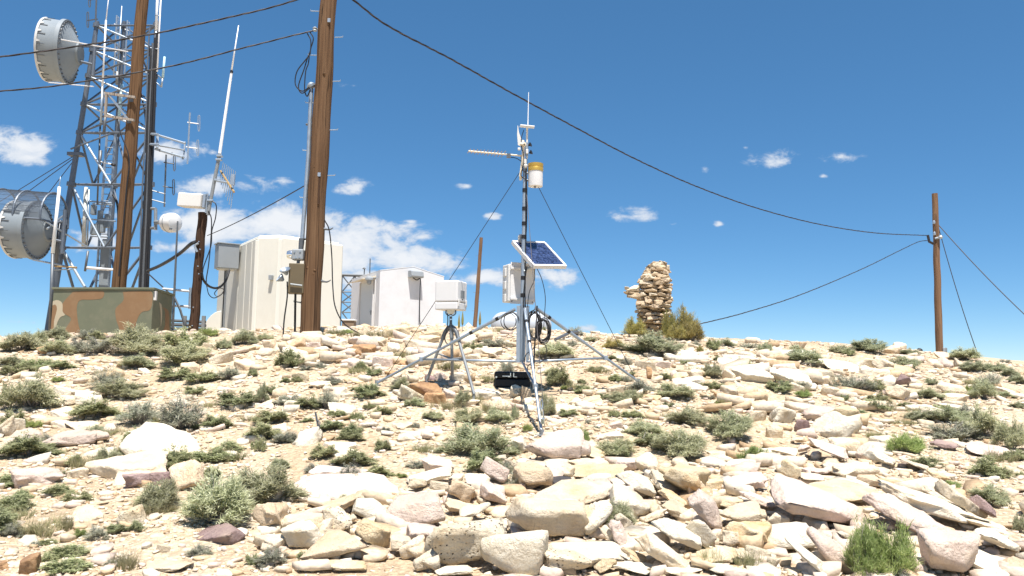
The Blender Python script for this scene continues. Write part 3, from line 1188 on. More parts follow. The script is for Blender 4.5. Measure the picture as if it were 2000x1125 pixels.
# boxes
mb = thing('meter_box', 'small grey meter box on conduit, left of the thick wooden pole', 'meter box', at(P(583, 498, D1 - 0.1), P(583, 509, D1).z))
c = P(583, 498, D1 - 0.08)
m = MB()
m.box(c, 0.20, 0.16, 0.19)
m.build('housing', 'hood', mb, bevel=0.02)
m = MB()
m.lathe([(0.075, 0), (0.075, 0.06), (0.06, 0.09)], c + Vector((-0.10, -0.02, 0)), (-1, -0.1, 0), 16)
m.build('glass_dial', 'chrome', mb, smooth=True)
for dx, dz in ((-0.05, 0.04), (0.04, -0.05), (0.05, 0.05), (-0.02, -0.06)):
    m = MB()
    m.lathe([(0.014, 0), (0.014, 0.012)], c + Vector((dx, -0.08, dz)), (0, -1, 0), 8)
    m.build('bolt', 'galv', mb)
m = MB()
m.tube([P(583, 508, D1 - 0.08), P(582, 517, D1 - 0.08)], 0.03, 8)
m.build('nipple', 'steel_dark', mb)
bb = thing('breaker_box', 'olive brown breaker box mounted on the thick wooden pole', 'breaker box', at(P(578, 545, D1 - 0.1), P(578, 574, D1).z))
c = P(579, 545, D1 - 0.05)
m = MB()
m.box(c, 0.26, 0.3, 0.52, 0.25)
m.build('housing', 'bronze_box', bb, bevel=0.012)
m = MB()
m.box(c + Vector((-0.06, -0.155, 0.01)), 0.03, 0.02, 0.07, 0.25)
m.build('latch', 'steel_dark', bb)
m = MB()
m.tube([P(567, 555, D1 - 0.25), P(590, 558, D1 - 0.2)], 0.018, 8)
m.build('handle_bar', 'steel_grey', bb)
m = MB()
fl = P(560, 537, D1 - 0.2)
m.lathe([(0.02, 0), (0.05, 0.05), (0.095, 0.10), (0.09, 0.115), (0.03, 0.06)], fl, (-0.2, -0.5, 0.85), 14)
m.build('floodlight', 'galv', bb, smooth=True)
m = MB()
fl = P(554, 548, D1 - 0.2)
m.lathe([(0.02, 0), (0.05, 0.04), (0.085, 0.09), (0.08, 0.1), (0.03, 0.05)], fl, (-0.7, -0.4, 0.5), 14)
m.build('floodlight', 'galv', bb, smooth=True)
m = MB()
g0 = P(553, 660, D1 - 0.15)
m.tube(spline([P(561, 550, D1 - 0.2), P(561, 580, D1 - 0.2), P(555, 625, D1 - 0.15), at(g0, Hs(g0.x, g0.y))], 5), 0.014, 6)
m.build('cable', 'black', bb)
m = MB()
g0 = P(576, 660, D1)
m.tube([P(577, 573, D1 - 0.05), at(g0, Hs(g0.x, g0.y) - 0.05)], 0.02, 8)
m.build('feed_conduit', 'black', bb)
m = MB()
m.tube([P(573, 588, D1 - 0.05), P(590, 592, D1)], 0.012, 6)
m.build('bracket', 'galv', bb)
# slack cable on the right of the pole
w = MB()
w.tube(spline([P(634, 430, D1 - 0.1), P(643, 450, D1 - 0.1), P(648, 500, D1), P(650, 560, D1), P(655, 600, D1), P(672, 632, D1 + 0.1), at(P(702, 652, D1 + 0.3), Hs(P(702, 652, D1 + 0.3).x, D1 + 0.3))], 8), 0.012, 6)
w.build('ground_wire', 'wire', None, label='thin slack wire dropping to the rocks right of the thick wooden pole', cat='wire')

# left pole behind the camouflage shelter
DL = 23.5
lb = P(229, 600, DL)
left_pole = pole('utility_pole', 'orange brown wooden pole in front of the lattice tower', at(lb, Hs(lb.x, DL)), P(283, -60, DL), 0.215, 0.165, 'wood_warm')
br = MB()
for a, b in (((205, 182), (264, 190)), ((205, 226), (262, 235))):
    m = MB()
    m.tube([P(*a, DL - 0.25), P(*b, DL - 0.25)], 0.05, 4)
    m.build('crossarm', 'wood_grey', left_pole)
m = MB()
m.tube([P(208, 183, DL - 0.25), P(206, 228, DL - 0.25)], 0.045, 4)
m.build('crossarm_post', 'wood_grey', left_pole)
m = MB()
m.tube([P(213, 185, DL - 0.25), P(252, 236, DL - 0.25)], 0.035, 4)
m.build('crossarm_brace', 'galv', left_pole)
for (x, y) in ((251, 196), (247, 238)):
    m = MB()
    c = P(x + 5, y, DL - 0.2)
    m.box(c, 0.12, 0.06, 0.1)
    m.build('mounting_plate', 'steel_dark', left_pole)
m = MB()
m.tube(spline([P(228, 228, DL - 0.25), P(236, 262, DL - 0.3), P(252, 310, DL - 0.27), P(246, 380, DL - 0.25), P(232, 540, DL - 0.3)], 8), 0.02, 6)
m.build('cable', 'black', left_pole)

# dark short pole with the box camera and antenna mast
DD = 21.5
db = P(377, 655, DD)
dark_pole = pole('wooden_post', 'short dark creosoted post beside the beige shelter', at(db, Hs(db.x, DD)), P(396, 415, DD), 0.135, 0.115, 'wood_dark', n=16)
for (x, y) in ((383, 472), (385, 487), (381, 520), (383, 535), (372, 600), (370, 636)):
    m = MB()
    m.lathe([(0.02, 0), (0.015, 0.03)], P(x + 6, y, DD - 0.14), (0, -1, 0), 6)
    m.build('staple', 'chrome', dark_pole)
m = MB()
m.tube(spline([P(388, 475, DD - 0.15), P(381, 480, DD - 0.16), P(385, 492, DD - 0.15)], 5), 0.03, 6)
m.build('cable_clamp', 'galv', dark_pole)
am = thing('antenna_mast', 'steel pipe mast with tall white whip and small yagi on the short dark post', 'antenna mast', at(P(405, 415, DD), P(405, 425, DD).z))
m = MB()
m.tube([P(406, 420, DD - 0.15), P(429, 300, DD - 0.15)], 0.05, 10)
m.build('mast_pipe', 'steel_grey', am, smooth=True)
for (x, y) in ((411, 392), (425, 352), (427.5, 312), (429, 305)):
    m = MB()
    m.box(P(x, y, DD - 0.17), 0.16, 0.12, 0.05)
    m.build('clamp', 'galv', am, bevel=0.01)
m = MB()
m.tube([P(429, 300, DD - 0.15), P(452, 143, DD - 0.15)], [0.045, 0.036], 10)
m.build('whip_base', 'antenna_white', am, smooth=True)
m = MB()
m.tube([P(452, 143, DD - 0.15), P(452.6, 138, DD - 0.15)], 0.045, 8)
m.build('whip_ferrule', 'black', am)
m = MB()
m.tube([P(452, 140, DD - 0.15), P(466, 50, DD - 0.15)], [0.026, 0.014], 8)
m.build('whip_tip', 'antenna_white', am, smooth=True)
m = MB()
m.tube([P(423, 353, DD - 0.2), P(446, 357, DD - 0.35)], 0.03, 6)
m.build('yagi_arm', 'galv', am)
m = MB()
y0, y1 = P(431, 334, DD + 0.35), P(457, 375, DD - 0.9)
m.tube([y0, y1], 0.03, 6)
m.build('yagi_boom', 'brass', am)
for i in range(8):
    c = y0.lerp(y1, (i + 0.3) / 8)
    hl = 0.28 + 0.035 * i
    m = MB()
    m.tube([c - Vector((0.03, 0, hl)), c + Vector((0.05, 0, hl))], 0.011, 5)
    m.build('yagi_element', 'galv', am)
m = MB()
m.box(P(455, 351, DD - 0.8), 0.10, 0.08, 0.3)
m.build('yagi_reflector', 'galv', am)
for pts in ([(407, 412), (413, 430), (411, 480), (407, 520), (403, 545), (404, 560)], [(412, 392), (422, 400), (421, 425), (414, 450), (412, 480), (398, 520), (396, 532)]):
    m = MB()
    m.tube(spline([P(x, y, DD - 0.2) for x, y in pts], 6), 0.016, 6)
    m.build('coax_cable', 'black', am)
bc = thing('antenna_box', 'white box antenna tilted slightly on the short dark post', 'antenna', at(P(378, 392, DD - 0.2), P(378, 407, DD).z))
m = MB()
a, b = P(354, 391, DD - 0.35), P(400, 393.5, DD - 0.15)
ax = (b - a)
m.obox((a + b) / 2, ax / 2, Vector((0.05, 0.16, 0)), Vector((0.012, 0, 0.195)))
m.build('cover', 'white_plastic', bc, bevel=0.035, seg=3)
m = MB()
m.obox(P(402, 394, DD - 0.15), Vector((0.035, 0, 0)), Vector((0, 0.15, 0)), Vector((0.012, 0, 0.2)))
m.build('back_plate', 'galv', bc, bevel=0.01)
m = MB()
m.tube([P(405, 378, DD - 0.17), P(402, 416, DD - 0.17)], 0.03, 8)
m.build('mount_pipe', 'galv', bc)
# cable swag from post to hood box, thin coil, thick cable to the tower
w = MB()
w.tube(spline([P(394, 532, DD - 0.1), P(398, 548, DD), P(410, 560, DD + 0.4), P(426, 562, DD + 0.9), P(440, 550, 22.9), P(448, 528, 23.4)], 7), 0.034, 8)
w.build('feeder_cable', 'black', None, smooth=True, label='thick black cable swagging from the dark post to the grey hood', cat='cable')
w = MB()
w.tube(spline([P(404, 560, DD), P(408, 575, DD + 0.2), P(418, 582, DD + 0.3), P(432, 575, DD + 0.4), P(437, 566, DD + 0.4), P(428, 563, DD + 0.4), P(419, 573, DD + 0.4), P(426, 579, DD + 0.4), P(438, 570, DD + 0.4)], 7), 0.013, 6)
w.build('loose_cable', 'black', None, label='thin black cable looped in the air beside the beige shelter', cat='cable')
w = MB()
w.tube(spline([P(288, 529, 25.0), P(310, 520, 24.2), P(335, 506, 23), P(355, 492, 22.3), P(372, 477, DD - 0.1), P(383, 472, DD - 0.1)], 8), 0.05, 8)
w.build('feeder_cable', 'black', None, smooth=True, label='thick black cable rising from the lattice tower to the dark post', cat='cable')
w = MB()
w.tube(sag(P(405, 460, DD + 0.1), P(596, 362, D1 + 0.2), 0.05), 0.011, 5)
w.build('guy_wire', 'wire', None, label='thin wire strung from the dark post to the thick wooden pole', cat='wire')

# rail rack and brown wall seen between the camouflage shelter and the post
rr_ = thing('pipe_rack', 'low rack of grey pipes between the camouflage shelter and the dark post', 'pipe rack', at(P(390, 650, 24.5), Hs(P(390, 650, 24.5).x, 24.5)))
for (x0, y0, x1, y1, rd) in ((334, 626, 402, 629, 0.045), (334, 634, 402, 636, 0.055), (334, 641, 402, 643, 0.04)):
    m = MB()
    m.tube([P(x0, y0, 24.5), P(x1, y1, 24.5)], rd, 8)
    m.build('pipe', 'steel_dark', rr_)
for x in (361, 398):
    m = MB()
    a = P(x, 620, 24.4)
    m.box((a + at(a, worg(rr_).z)) / 2, 0.1, 0.08, a.z - worg(rr_).z + 0.1)
    m.build('post', 'steel_grey', rr_)
a, b = P(334, 644, 25.5), P(404, 644, 25.5)
m = MB()
zb_ = Hs(a.x, 25.5) - 0.3
m.obox(at((a + b) / 2, (a.z + zb_) / 2), (b - a) / 2, (0, 0.1, 0), UP((a.z - zb_) / 2))
m.build('block_wall', 'brown_wall', None, label='low brown block wall behind the pipe rack', cat='wall')
# stub with white fittings: pipe antenna behind
pa = thing('pipe_stand', 'thin dark antenna pole with white cross pipes by the camouflage shelter', 'antenna', at(P(338, 655, 22.6), Hs(P(338, 655, 22.6).x, 22.6)))
m = MB()
m.tube([at(P(337, 650, 22.6), worg(pa).z), P(341, 560, 22.6), P(347, 432, 22.6)], [0.04, 0.035, 0.025], 8)
m.build('pole_pipe', 'steel_dark', pa)
for (x0, y0, x1, y1) in ((318, 564, 372, 569), (336, 597, 372, 599)):
    m = MB()
    m.tube([P(x0, y0, 22.9), P(x1, y1, 22.9)], 0.035, 8)
    m.build('cross_pipe', 'white_paint', pa)
m = MB()
m.tube([P(372, 562, 22.9), P(370, 603, 22.9)], 0.04, 6)
m.build('end_pipe', 'galv', pa)
m = MB()
m.tube([P(340, 580, 22.6), P(352, 605, 22.6), P(366, 652, 22.6)], 0.035, 6)
m.build('brace', 'steel_dark', pa)

# far slender pole and right hand pole
fb = P(927, 643, 45)
far_pole = pole('utility_pole', 'far slender pale brown pole standing beyond the rain gauge box', at(fb, Hs(fb.x, 45)), P(940, 464, 45), 0.125, 0.10, 'wood_pale', n=12, wob=0.004)
for i in range(8):
    k = 0.1 + 0.1 * i
    p = P(927 + 13 * k, 643 - 179 * k, 45)
    for s in (-1, 1):
        if (i + (s > 0)) % 2:
            step(far_pole, p + Vector((0.1 * s, 0, 0)), (s, 0, 0), 0.12, 0.02, 'steel_dark')
DR = 35
rb = P(1835, 693, DR)
right_pole = pole('utility_pole', 'lone brown utility pole on the crest with guy wires down its side', at(rb, Hs(rb.x, DR)), P(1826, 378, DR), 0.165, 0.125, 'wood_pale', n=14, wob=0.008)
for (x, y) in ((1824, 434), (1825, 456)):
    m = MB()
    m.lathe([(0.05, -0.08), (0.07, 0), (0.04, 0.08)], P(x, y, DR - 0.12), n=10)
    m.build('insulator', 'galv', right_pole, smooth=True)
m = MB()
m.tube([P(1826, 466, DR - 0.1), P(1836, 464, DR - 0.2)], 0.05, 6)
m.lathe([(0.05, -0.08), (0.11, 0.0), (0.05, 0.08)], P(1837, 463, DR - 0.2), n=10)
m.build('lamp_bracket', 'galv', right_pole, smooth=True)
m = MB()
m.tube([P(1812, 459, DR - 0.2), P(1815, 472, DR - 0.2), P(1823, 476, DR - 0.1)], 0.06, 6)
m.build('line_clamp', 'wire', right_pole)
m = MB()
c = P(1844, 686, DR - 0.1)
m.box(c - UP(0.05), 0.2, 0.2, 0.42)
m.build('ground_box', 'hood', right_pole, bevel=0.02)
g1 = P(1912, 700, 33)
w = MB()
w.tube(sag(P(1832, 440, DR), at(g1, Hs(g1.x, 33)), 0.25), 0.018, 5)
w.build('guy_wire', 'wire', None, label='steep thin guy wire right of the lone crest pole', cat='wire')
g1 = P(2120, 775, 30)
w = MB()
w.tube(sag(P(1832, 438, DR), at(g1, Hs(g1.x, 30)), 0.25), 0.02, 5)
w.build('guy_wire', 'wire', None, label='slanting guy wire running off right of the lone crest pole', cat='wire')
m = MB()
m.lathe([(0.11, 0), (0.12, 0.16), (0.10, 0.2), (0.03, 0.24)], P(1796, 692, 30), n=12)
m.build('small_bucket', 'black', None, smooth=True, label='tiny black bucket on the crest left of the lone pole', cat='bucket')


def twisted(name, pts, rs, label, turns_per_m=1.2):
    """two insulated conductors twisted round a bare messenger"""
    L = [0]
    for a, b in zip(pts, pts[1:]):
        L.append(L[-1] + (b - a).length)
    m0 = (pts[0] + pts[-1]) / 2
    r = thing(name, label, 'power line', at(m0, min(p.z for p in pts)), 'overhead power lines')
    n = max(60, int(L[-1] * turns_per_m * 9))
    dense = []
    j = 0
    for i in range(n + 1):
        s = L[-1] * i / n
        while j < len(L) - 2 and L[j + 1] < s:
            j += 1
        dense.append((pts[j].lerp(pts[j + 1], (s - L[j]) / (L[j + 1] - L[j])), s))
    t = (pts[-1] - pts[0]).normalized()
    a = t.cross(Vector((0, 0, 1))).normalized()
    b = a.cross(t)
    for k, (nm, mt) in enumerate((('conductor', 'black'), ('conductor', 'wire'), ('messenger', 'wire_bare'))):
        m = MB()
        q = []
        for p, s in dense:
            th = 2 * math.pi * (s * turns_per_m + k / 3)
            q.append(p + (a * math.cos(th) + b * math.sin(th)) * rs)
        m.tube(q, rs * (0.95 if k < 2 else 0.7), 5)
        m.build(nm, mt, r)
    return r


def curve_px(pts, n=10):
    return spline([P(*p) for p in pts], n)


twisted('power_line', curve_px([(652, -28, D1), (690, 0, 13.9), (760, 52, 14.7), (880, 115, 16.2), (1000, 182, 17.8), (1120, 247, 19.6), (1240, 310, 21.6), (1360, 364, 23.8), (1480, 407, 26.3), (1600, 438, 29), (1710, 455, 31.8), (1812, 460, DR - 0.2)]), 0.0115,
        'twisted power line swooping from the thick pole down to the lone crest pole')
twisted('power_line', curve_px([(-160, 128, 12.0), (0, 111, 12.2), (120, 95, 12.4), (280, 70, 12.7), (420, 40, 13.0), (520, 17, 13.2), (584, -2, 13.3), (640, -25, 13.4)]), 0.009,
        'upper twisted power line leaving the thick wooden pole toward the dish side')
twisted('power_line', curve_px([(-160, 190, 11.9), (0, 178, 12.1), (120, 166, 12.3), (330, 130, 12.8), (470, 95, 13.1), (570, 70, 13.3), (612, 60, 13.4)]), 0.008,
        'lower twisted power line tied to the insulator of the thick wooden pole')
g1 = P(1362, 634, 24)
twisted('power_line', curve_px([(1815, 470, DR - 0.2), (1795, 472, 34.4), (1760, 488, 33.2), (1680, 527, 30.8), (1560, 577, 27.6), (1450, 612, 25.5), (1362, 634, 24), (1325, 645, 23.4)]), 0.010,
        'slack power line dropping from the lone crest pole to the golden bush')

# ------------------------------------------------------------------ lattice tower with its antennas
DT = 27.0
tz0 = Hs(P(200, 600, DT).x, DT) - 0.2
tower = thing('radio_tower', 'tall grey steel lattice radio tower behind the camouflage shelter', 'tower', at(P(200, 600, DT + 1.2), tz0))
LA, LB = P(100, 610, DT), P(190, 42, DT)
RA, RB = P(283, 610, DT), P(306, 42, DT)
BA, BB = P(205, 610, DT + 2.7), P(243, 42, DT + 1.9)
legs = [(LA, LB), (RA, RB), (BA, BB)]


def legp(k, py):
    a, b = legs[k]
    return a.lerp(b, (610 - py) / 568)


for k, (a, b) in enumerate(legs):
    m = MB()
    a2 = a + (a - b).normalized() * 1.0
    m.tube([a2, b], [0.125, 0.075] if k != 1 else [0.11, 0.08], 12)
    m.build('leg', 'tower', tower, smooth=True)
    for py in (50, 100, 152, 208, 264, 365, 487):
        m = MB()
        p = legp(k, py)
        dv = (b - a).normalized()
        m.tube([p - dv * 0.07, p + dv * 0.07], 0.16 if py > 300 else 0.125, 10)
        m.build('leg_flange', 'tower', tower)
lev = [50, 100, 152, 208, 264, 365, 487, 605]
for i, py in enumerate(lev):
    for k, l in ((0, 1), (1, 2), (2, 0)):
        if py < 600:
            m = MB()
            m.tube([legp(k, py), legp(l, py)], 0.036, 6)
            m.build('horizontal_brace', 'tower', tower)
        if i + 1 < len(lev):
            p2 = lev[i + 1]
            mid = (legp(k, p2) + legp(l, p2)) / 2
            for q in (k, l):
                m = MB()
                if py < 250:
                    m.tube([legp(q, py), legp(l if q == k else k, p2)], 0.036, 6)
                else:
                    m.tube([legp(q, py), mid], 0.05 if py > 400 else 0.042, 6)
                m.build('diagonal_brace', 'galv' if (k == 0 and q == k) else 'tower', tower)
# feed lines up the right leg
for i, (off, rd, mt) in enumerate(((-5, 0.05, 'black'), (-1.5, 0.055, 'steel_dark'), (3, 0.05, 'black'), (6.5, 0.045, 'black'), (-9, 0.03, 'tower'))):
    m = MB()
    pts = []
    for py in (605, 520, 420, 320, 220, 130, 100 - 10 * i):
        p = legp(1, py)
        pts.append(p + Vector((off * DT / FPX, -0.18 + 0.02 * (i % 2), 0)) + Vector((0.02 * math.sin(py * 0.3 + i), 0, 0)))
    m.tube(spline(pts, 4), rd, 8)
    m.build('feed_line', mt, tower)
for (pts, rd) in (([(274, 106), (283, 125), (291, 150), (293, 190)], 0.035), ([(262, 300), (270, 312), (281, 335), (287, 350)], 0.035), ([(220, 380), (228, 395), (231, 420), (229, 470)], 0.04),
                  ([(240, 380), (251, 400), (257, 430)], 0.03), ([(270, 140), (275, 180), (284, 230), (286, 300)], 0.03)):
    m = MB()
    m.tube(spline([P(x, y, DT + 0.3) for x, y in pts], 6), rd, 6)
    m.build('feed_line', 'black', tower)
# cable ladder inside
for off in (0, 18):
    m = MB()
    m.tube([P(184 + off, 605, DT + 1.3), P(209 + off * 0.9, 262, DT + 1.2)], 0.045, 6)
    m.build('ladder_rail', 'galv', tower)
for i in range(26):
    k = i / 26
    x, y = 184 + 25 * k, 600 - 338 * k
    m = MB()
    m.tube([P(x, y, DT + 1.3), P(x + 18, y + 0.5, DT + 1.3)], 0.018, 5)
    m.build('ladder_rung', 'galv', tower)
# cable tray, the pale trunk low in the middle
m = MB()
m.prism([P(190, 605, DT + 1.0), P(209, 605, DT + 1.0), P(214, 470, DT + 1.0), P(197, 470, DT + 1.0)], (0, 0.12, 0))
m.build('cable_tray', 'dish', tower)
for (x0, y0, x1, y1) in ((181, 398, 220, 400), (178, 461, 211, 463), (160, 427, 226, 432), (176, 393, 218, 397)):
    m = MB()
    m.tube([P(x0, y0, DT + 0.4), P(x1, y1, DT + 0.4)], 0.03, 6)
    m.build('cross_rail', 'galv', tower)
for (x, y, w_, h_) in ((185, 448, 14, 22), (199, 440, 12, 30), (210, 432, 10, 26), (183, 410, 9, 20), (206, 475, 9, 16), (196, 420, 8, 18)):
    m = MB()
    c = P(x, y, DT + 0.7)
    m.box(c, w_ * DT / FPX, 0.18, h_ * DT / FPX)
    m.build('radio_unit', 'dish', tower, bevel=0.02)


def drum_dish(label, cpx, depth, axis, R, ln, hub_off, name='microwave_dish'):
    """shrouded dish: cpx is the photo position of the centre of its rear rim, axis points to the back"""
    c = P(*cpx, depth)
    ax = Vector(axis).normalized()
    r = thing(name, label, 'dish antenna', c - UP(R), 'microwave dishes')
    m = MB()
    m.lathe([(R * 0.985, -ln), (R, -ln * 0.9), (R * 0.985, -0.08), (R * 1.0, -0.05), (R, 0)], c, ax, 48, cap=False)
    m.build('shroud', 'dish', r, smooth=True)
    m = MB()
    m.lathe([(R * 0.99, -0.09), (R * 1.045, -0.08), (R * 1.045, 0.05), (R * 0.9, 0.06)], c, ax, 48, cap=False)
    m.build('rim', 'dish', r, smooth=True)
    m = MB()
    m.lathe([(R * 0.96, 0.03), (R * 0.80, hub_off * 0.22), (R * 0.6, hub_off * 0.52), (R * 0.42, hub_off * 0.78), (R * 0.36, hub_off * 0.86)], c, ax, 48, cap=False)
    m.build('reflector_back', 'dish', r, smooth=True)
    m = MB()
    m.lathe([(R * 0.37, hub_off * 0.80), (R * 0.38, hub_off * 0.86), (R * 0.36, hub_off * 0.97), (R * 0.30, hub_off * 1.0), (0.12, hub_off * 1.02)], c, ax, 32)
    m.build('hub', 'dish_hub', r, smooth=True)
    m = MB()
    m.lathe([(R * 1.02, -ln - 0.03), (R * 1.035, -ln + 0.01), (R * 1.02, -ln + 0.045)], c, ax, 48, cap=False)
    m.lathe([(R * 1.02, -ln - 0.03), (0.02, -ln - 0.12)], c, ax, 48, cap=False)
    m.build('radome', 'dish_fabric', r, smooth=True)
    u = ax.orthogonal().normalized()
    v = ax.cross(u)
    for k in range(36):
        th = 2 * math.pi * k / 36
        dv = u * math.cos(th) + v * math.sin(th)
        tv = u * -math.sin(th) + v * math.cos(th)
        m = MB()
        m.obox(c + dv * (R * 0.975) + ax * 0.075, tv * 0.025, dv * 0.02, ax * 0.022)
        m.build('rim_bolt', 'steel_dark', r)
        if k % 2 == 0:
            m = MB()
            p = c + dv * R * 1.012 - ax * (ln - 0.03)
            m.prism([p - tv * 0.05, p + tv * 0.05, p + ax * 0.12 + tv * 0.012, p + ax * 0.12 - tv * 0.012], dv * 0.012)
            m.build('lacing_strap', 'dish_fabric', r)
            m = MB()
            p = c + dv * R * 1.006 - ax * (ln - 0.02) + tv * 0.1
            m.obox(p + ax * 0.13, tv * 0.008, dv * 0.008, ax * 0.13)
            m.build('lacing_cord', 'steel_dark', r)
    # mount
    h = c + ax * hub_off
    for s in (-1, 1):
        m = MB()
        m.tube([h + UP(0.28 * s), h + ax * 0.42 + UP(0.34 * s)], 0.045, 6)
        m.build('mount_arm', 'tower', r)
    m = MB()
    q = h + ax * 0.42
    m.tube([q - UP(0.75), q + UP(0.75)], 0.06, 8)
    m.build('mount_pipe', 'tower', r)
    return r, c, ax


k26 = 26.0 / FPX
d1, c1, a1 = drum_dish('upper grey drum shaped microwave dish high on the lattice tower', (131, 102), 26.0, (0.975, 0.22, -0.03), 61 * k26, 37 * k26, 26 * k26)
for (a, b) in (((119, 77), (250, 101)), ((95, 161), (183, 169))):
    m = MB()
    m.tube([P(*a, 25.0), P(*b, 26.6)], 0.022, 6)
    m.build('stay_bar', 'white_paint', d1)
d2, c2, a2 = drum_dish('lower grey drum shaped microwave dish under a wire mesh ice shield', (71, 450), 25.6, (0.93, 0.06, -0.02), 55 * k26, 38 * k26, 27 * k26)
for (a, b) in (((88, 432), (170, 482)), ((64, 507), (150, 524)), ((92, 447), (125, 420))):
    m = MB()
    m.tube([P(*a, 25.2), P(*b, 26.6)], 0.032, 6)
    m.build('stay_bar', 'galv', d2)
# ice shield: half cylinder of mesh over the lower dish
ish = thing('ice_shield', 'half round wire mesh ice shield arched over the lower dish', 'ice shield', at(P(70, 420, 25.6), P(70, 425, 25.6).z))
ax = Vector((0.96, 0.05, -0.05)).normalized()
ay = Vector((-ax.y, ax.x, 0)).normalized()
cz = P(70, 425, 25.6)
Ri = 0.88


def arc(x, n=20, R=Ri):
    return [cz + ax * x + ay * (R * math.cos(math.pi * (-0.06 + 1.12 * i / n))) + UP(R * math.sin(math.pi * (-0.06 + 1.12 * i / n))) for i in range(n + 1)]


xs_ = (-1.05, -0.25, 0.62)
for x in xs_:
    m = MB()
    m.tube(arc(x), 0.035, 6)
    m.build('hoop', 'tower', ish)
mm = MB()
for i in range(1, 60):
    mm.tube(arc(-1.05 + 1.67 * i / 60, 14), 0.0065, 3, cap=False)
A0, A1 = arc(-1.05, 30), arc(0.62, 30)
for p, q in zip(A0[::2], A1[::2]):
    mm.tube([p, q], 0.0065, 3, cap=False)
tag(mm.build('wire_mesh', 'tower', ish), kind='stuff')
for i in (0, -1):
    m = MB()
    m.tube([arc(-1.05)[i], arc(0.62)[i]], 0.035, 6)
    m.build('edge_rail', 'tower', ish)
m = MB()
m.tube([arc(0.62)[0], legp(0, 430)], 0.045, 6)
m.tube([arc(0.62)[-1], legp(0, 445)], 0.045, 6)
m.build('support_arm', 'tower', ish)
# small white radome dish on the right leg
rd = thing('radome_dish', 'small white round radome antenna bracketed to the tower leg beside clouds', 'dish antenna', at(P(330, 436, DT - 0.6), P(330, 455, DT).z))
c = P(331, 435, DT - 0.7)
m = MB()
R = 19 * DT / FPX
ax_ = Vector((0.93, -0.35, -0.05)).normalized()
m.lathe([(0.06, -R * 1.1), (R * 0.55, -R * 0.85), (R * 0.9, -R * 0.45), (R * 1.0, 0.0), (R * 0.99, R * 0.55), (R * 0.9, R * 0.78), (R * 0.6, R * 0.92), (0.02, R)], c, ax_, 32)
m.build('radome', 'white_paint', rd, smooth=True)
m = MB()
m.lathe([(R * 1.015, R * 0.0), (R * 1.02, R * 0.04), (R * 1.015, R * 0.08)], c, ax_, 32, cap=False)
m.build('seam_band', 'dish', rd, smooth=True)
m = MB()
m.tube([P(304, 408, DT - 0.3), P(304, 449, DT - 0.3)], 0.06, 8)
m.tube([P(292, 407, DT - 0.1), P(304, 408, DT - 0.3)], 0.05, 6)
m.tube([P(292, 446, DT - 0.1), P(303, 445, DT - 0.3)], 0.05, 6)
m.tube([P(304, 434, DT - 0.3), P(312, 434, DT - 0.5)], 0.08, 8)
m.build('bracket', 'steel_grey', rd)
m = MB()
m.box(P(333, 447, DT - 1.05), 0.1, 0.02, 0.05)
m.build('maker_plate', 'steel_dark', rd)
# rods and arrays on the tower


def rod(name, label, pts, rs, mat, d, cat='antenna', group='rod antennas on the tower'):
    m = MB()
    m.tube([P(x, y, d) for x, y in pts], rs, 8)
    return m.build(name, mat, None, smooth=True, label=label, cat=cat, group=group)


def mast_rod(name, label, segs, d, group='rod antennas on the tower'):
    a = P(*segs[0][0], d)
    r = thing(name, label, 'antenna', at(P(*segs[0][0], d), min(P(*s[0], d).z for s in segs)), group)
    for (p, q, r0, r1, mat, nm) in segs:
        m = MB()
        m.tube([P(*p, d), P(*q, d)], [r0, r1], 8)
        m.build(nm, mat, r, smooth=True)
    return r


mast_rod('whip_antenna', 'tall white whip antenna rising across the front of the lattice tower', [((200, 170), (207, 40), 0.035, 0.03, 'antenna_white', 'rod'), ((207, 40), (214, -20), 0.022, 0.012, 'antenna_white', 'tip'), ((197, 240), (200, 170), 0.04, 0.04, 'galv', 'base_pipe')], DT - 0.4)
mast_rod('whip_antenna', 'thin grey rod antenna inside the tower top', [((229, 150), (238, 12), 0.035, 0.02, 'galv', 'rod'), ((228, 165), (229, 140), 0.05, 0.05, 'steel_grey', 'clamp')], DT + 0.8)
mast_rod('whip_antenna', 'pale blue rod antenna inside the tower below the crossarms', [((233, 228), (238, 165), 0.055, 0.05, 'antenna_blue', 'rod'), ((231, 245), (233, 228), 0.04, 0.04, 'galv', 'base_pipe')], DT + 0.6)
mast_rod('whip_antenna', 'white and grey pipe antenna topping the right tower leg', [((305, 60), (308, -20), 0.05, 0.04, 'antenna_white', 'rod'), ((303, 130), (305, 60), 0.04, 0.04, 'galv', 'base_pipe')], DT - 0.1)
mast_rod('whip_antenna', 'long thin white rod just outside the right tower leg', [((307, 140), (315, -20), 0.03, 0.025, 'antenna_white', 'rod'), ((303, 30), (315, 31), 0.02, 0.02, 'galv', 'clamp_arm'), ((302, 95), (311, 96), 0.02, 0.02, 'galv', 'clamp_arm')], DT - 0.2)
mast_rod('whip_antenna', 'short pale blue rod on an arm right of the tower', [((318, 152), (321.5, 111), 0.045, 0.04, 'antenna_blue', 'rod'), ((315, 170), (318, 152), 0.035, 0.035, 'galv', 'base_pipe'), ((300, 140), (316, 153), 0.025, 0.025, 'galv', 'arm'), ((302, 158), (315, 170), 0.02, 0.02, 'galv', 'arm')], DT - 0.1)
mast_rod('antenna_mast', 'dark pipe mast with white whip tip at the left end of the camouflage shelter', [((98, 655), (103, 495), 0.05, 0.045, 'steel_dark', 'pipe'), ((103, 495), (116, 365), 0.05, 0.04, 'antenna_white', 'rod'), ((116, 365), (118, 345), 0.012, 0.008, 'galv', 'tip')], 21.2, 'pipe masts')
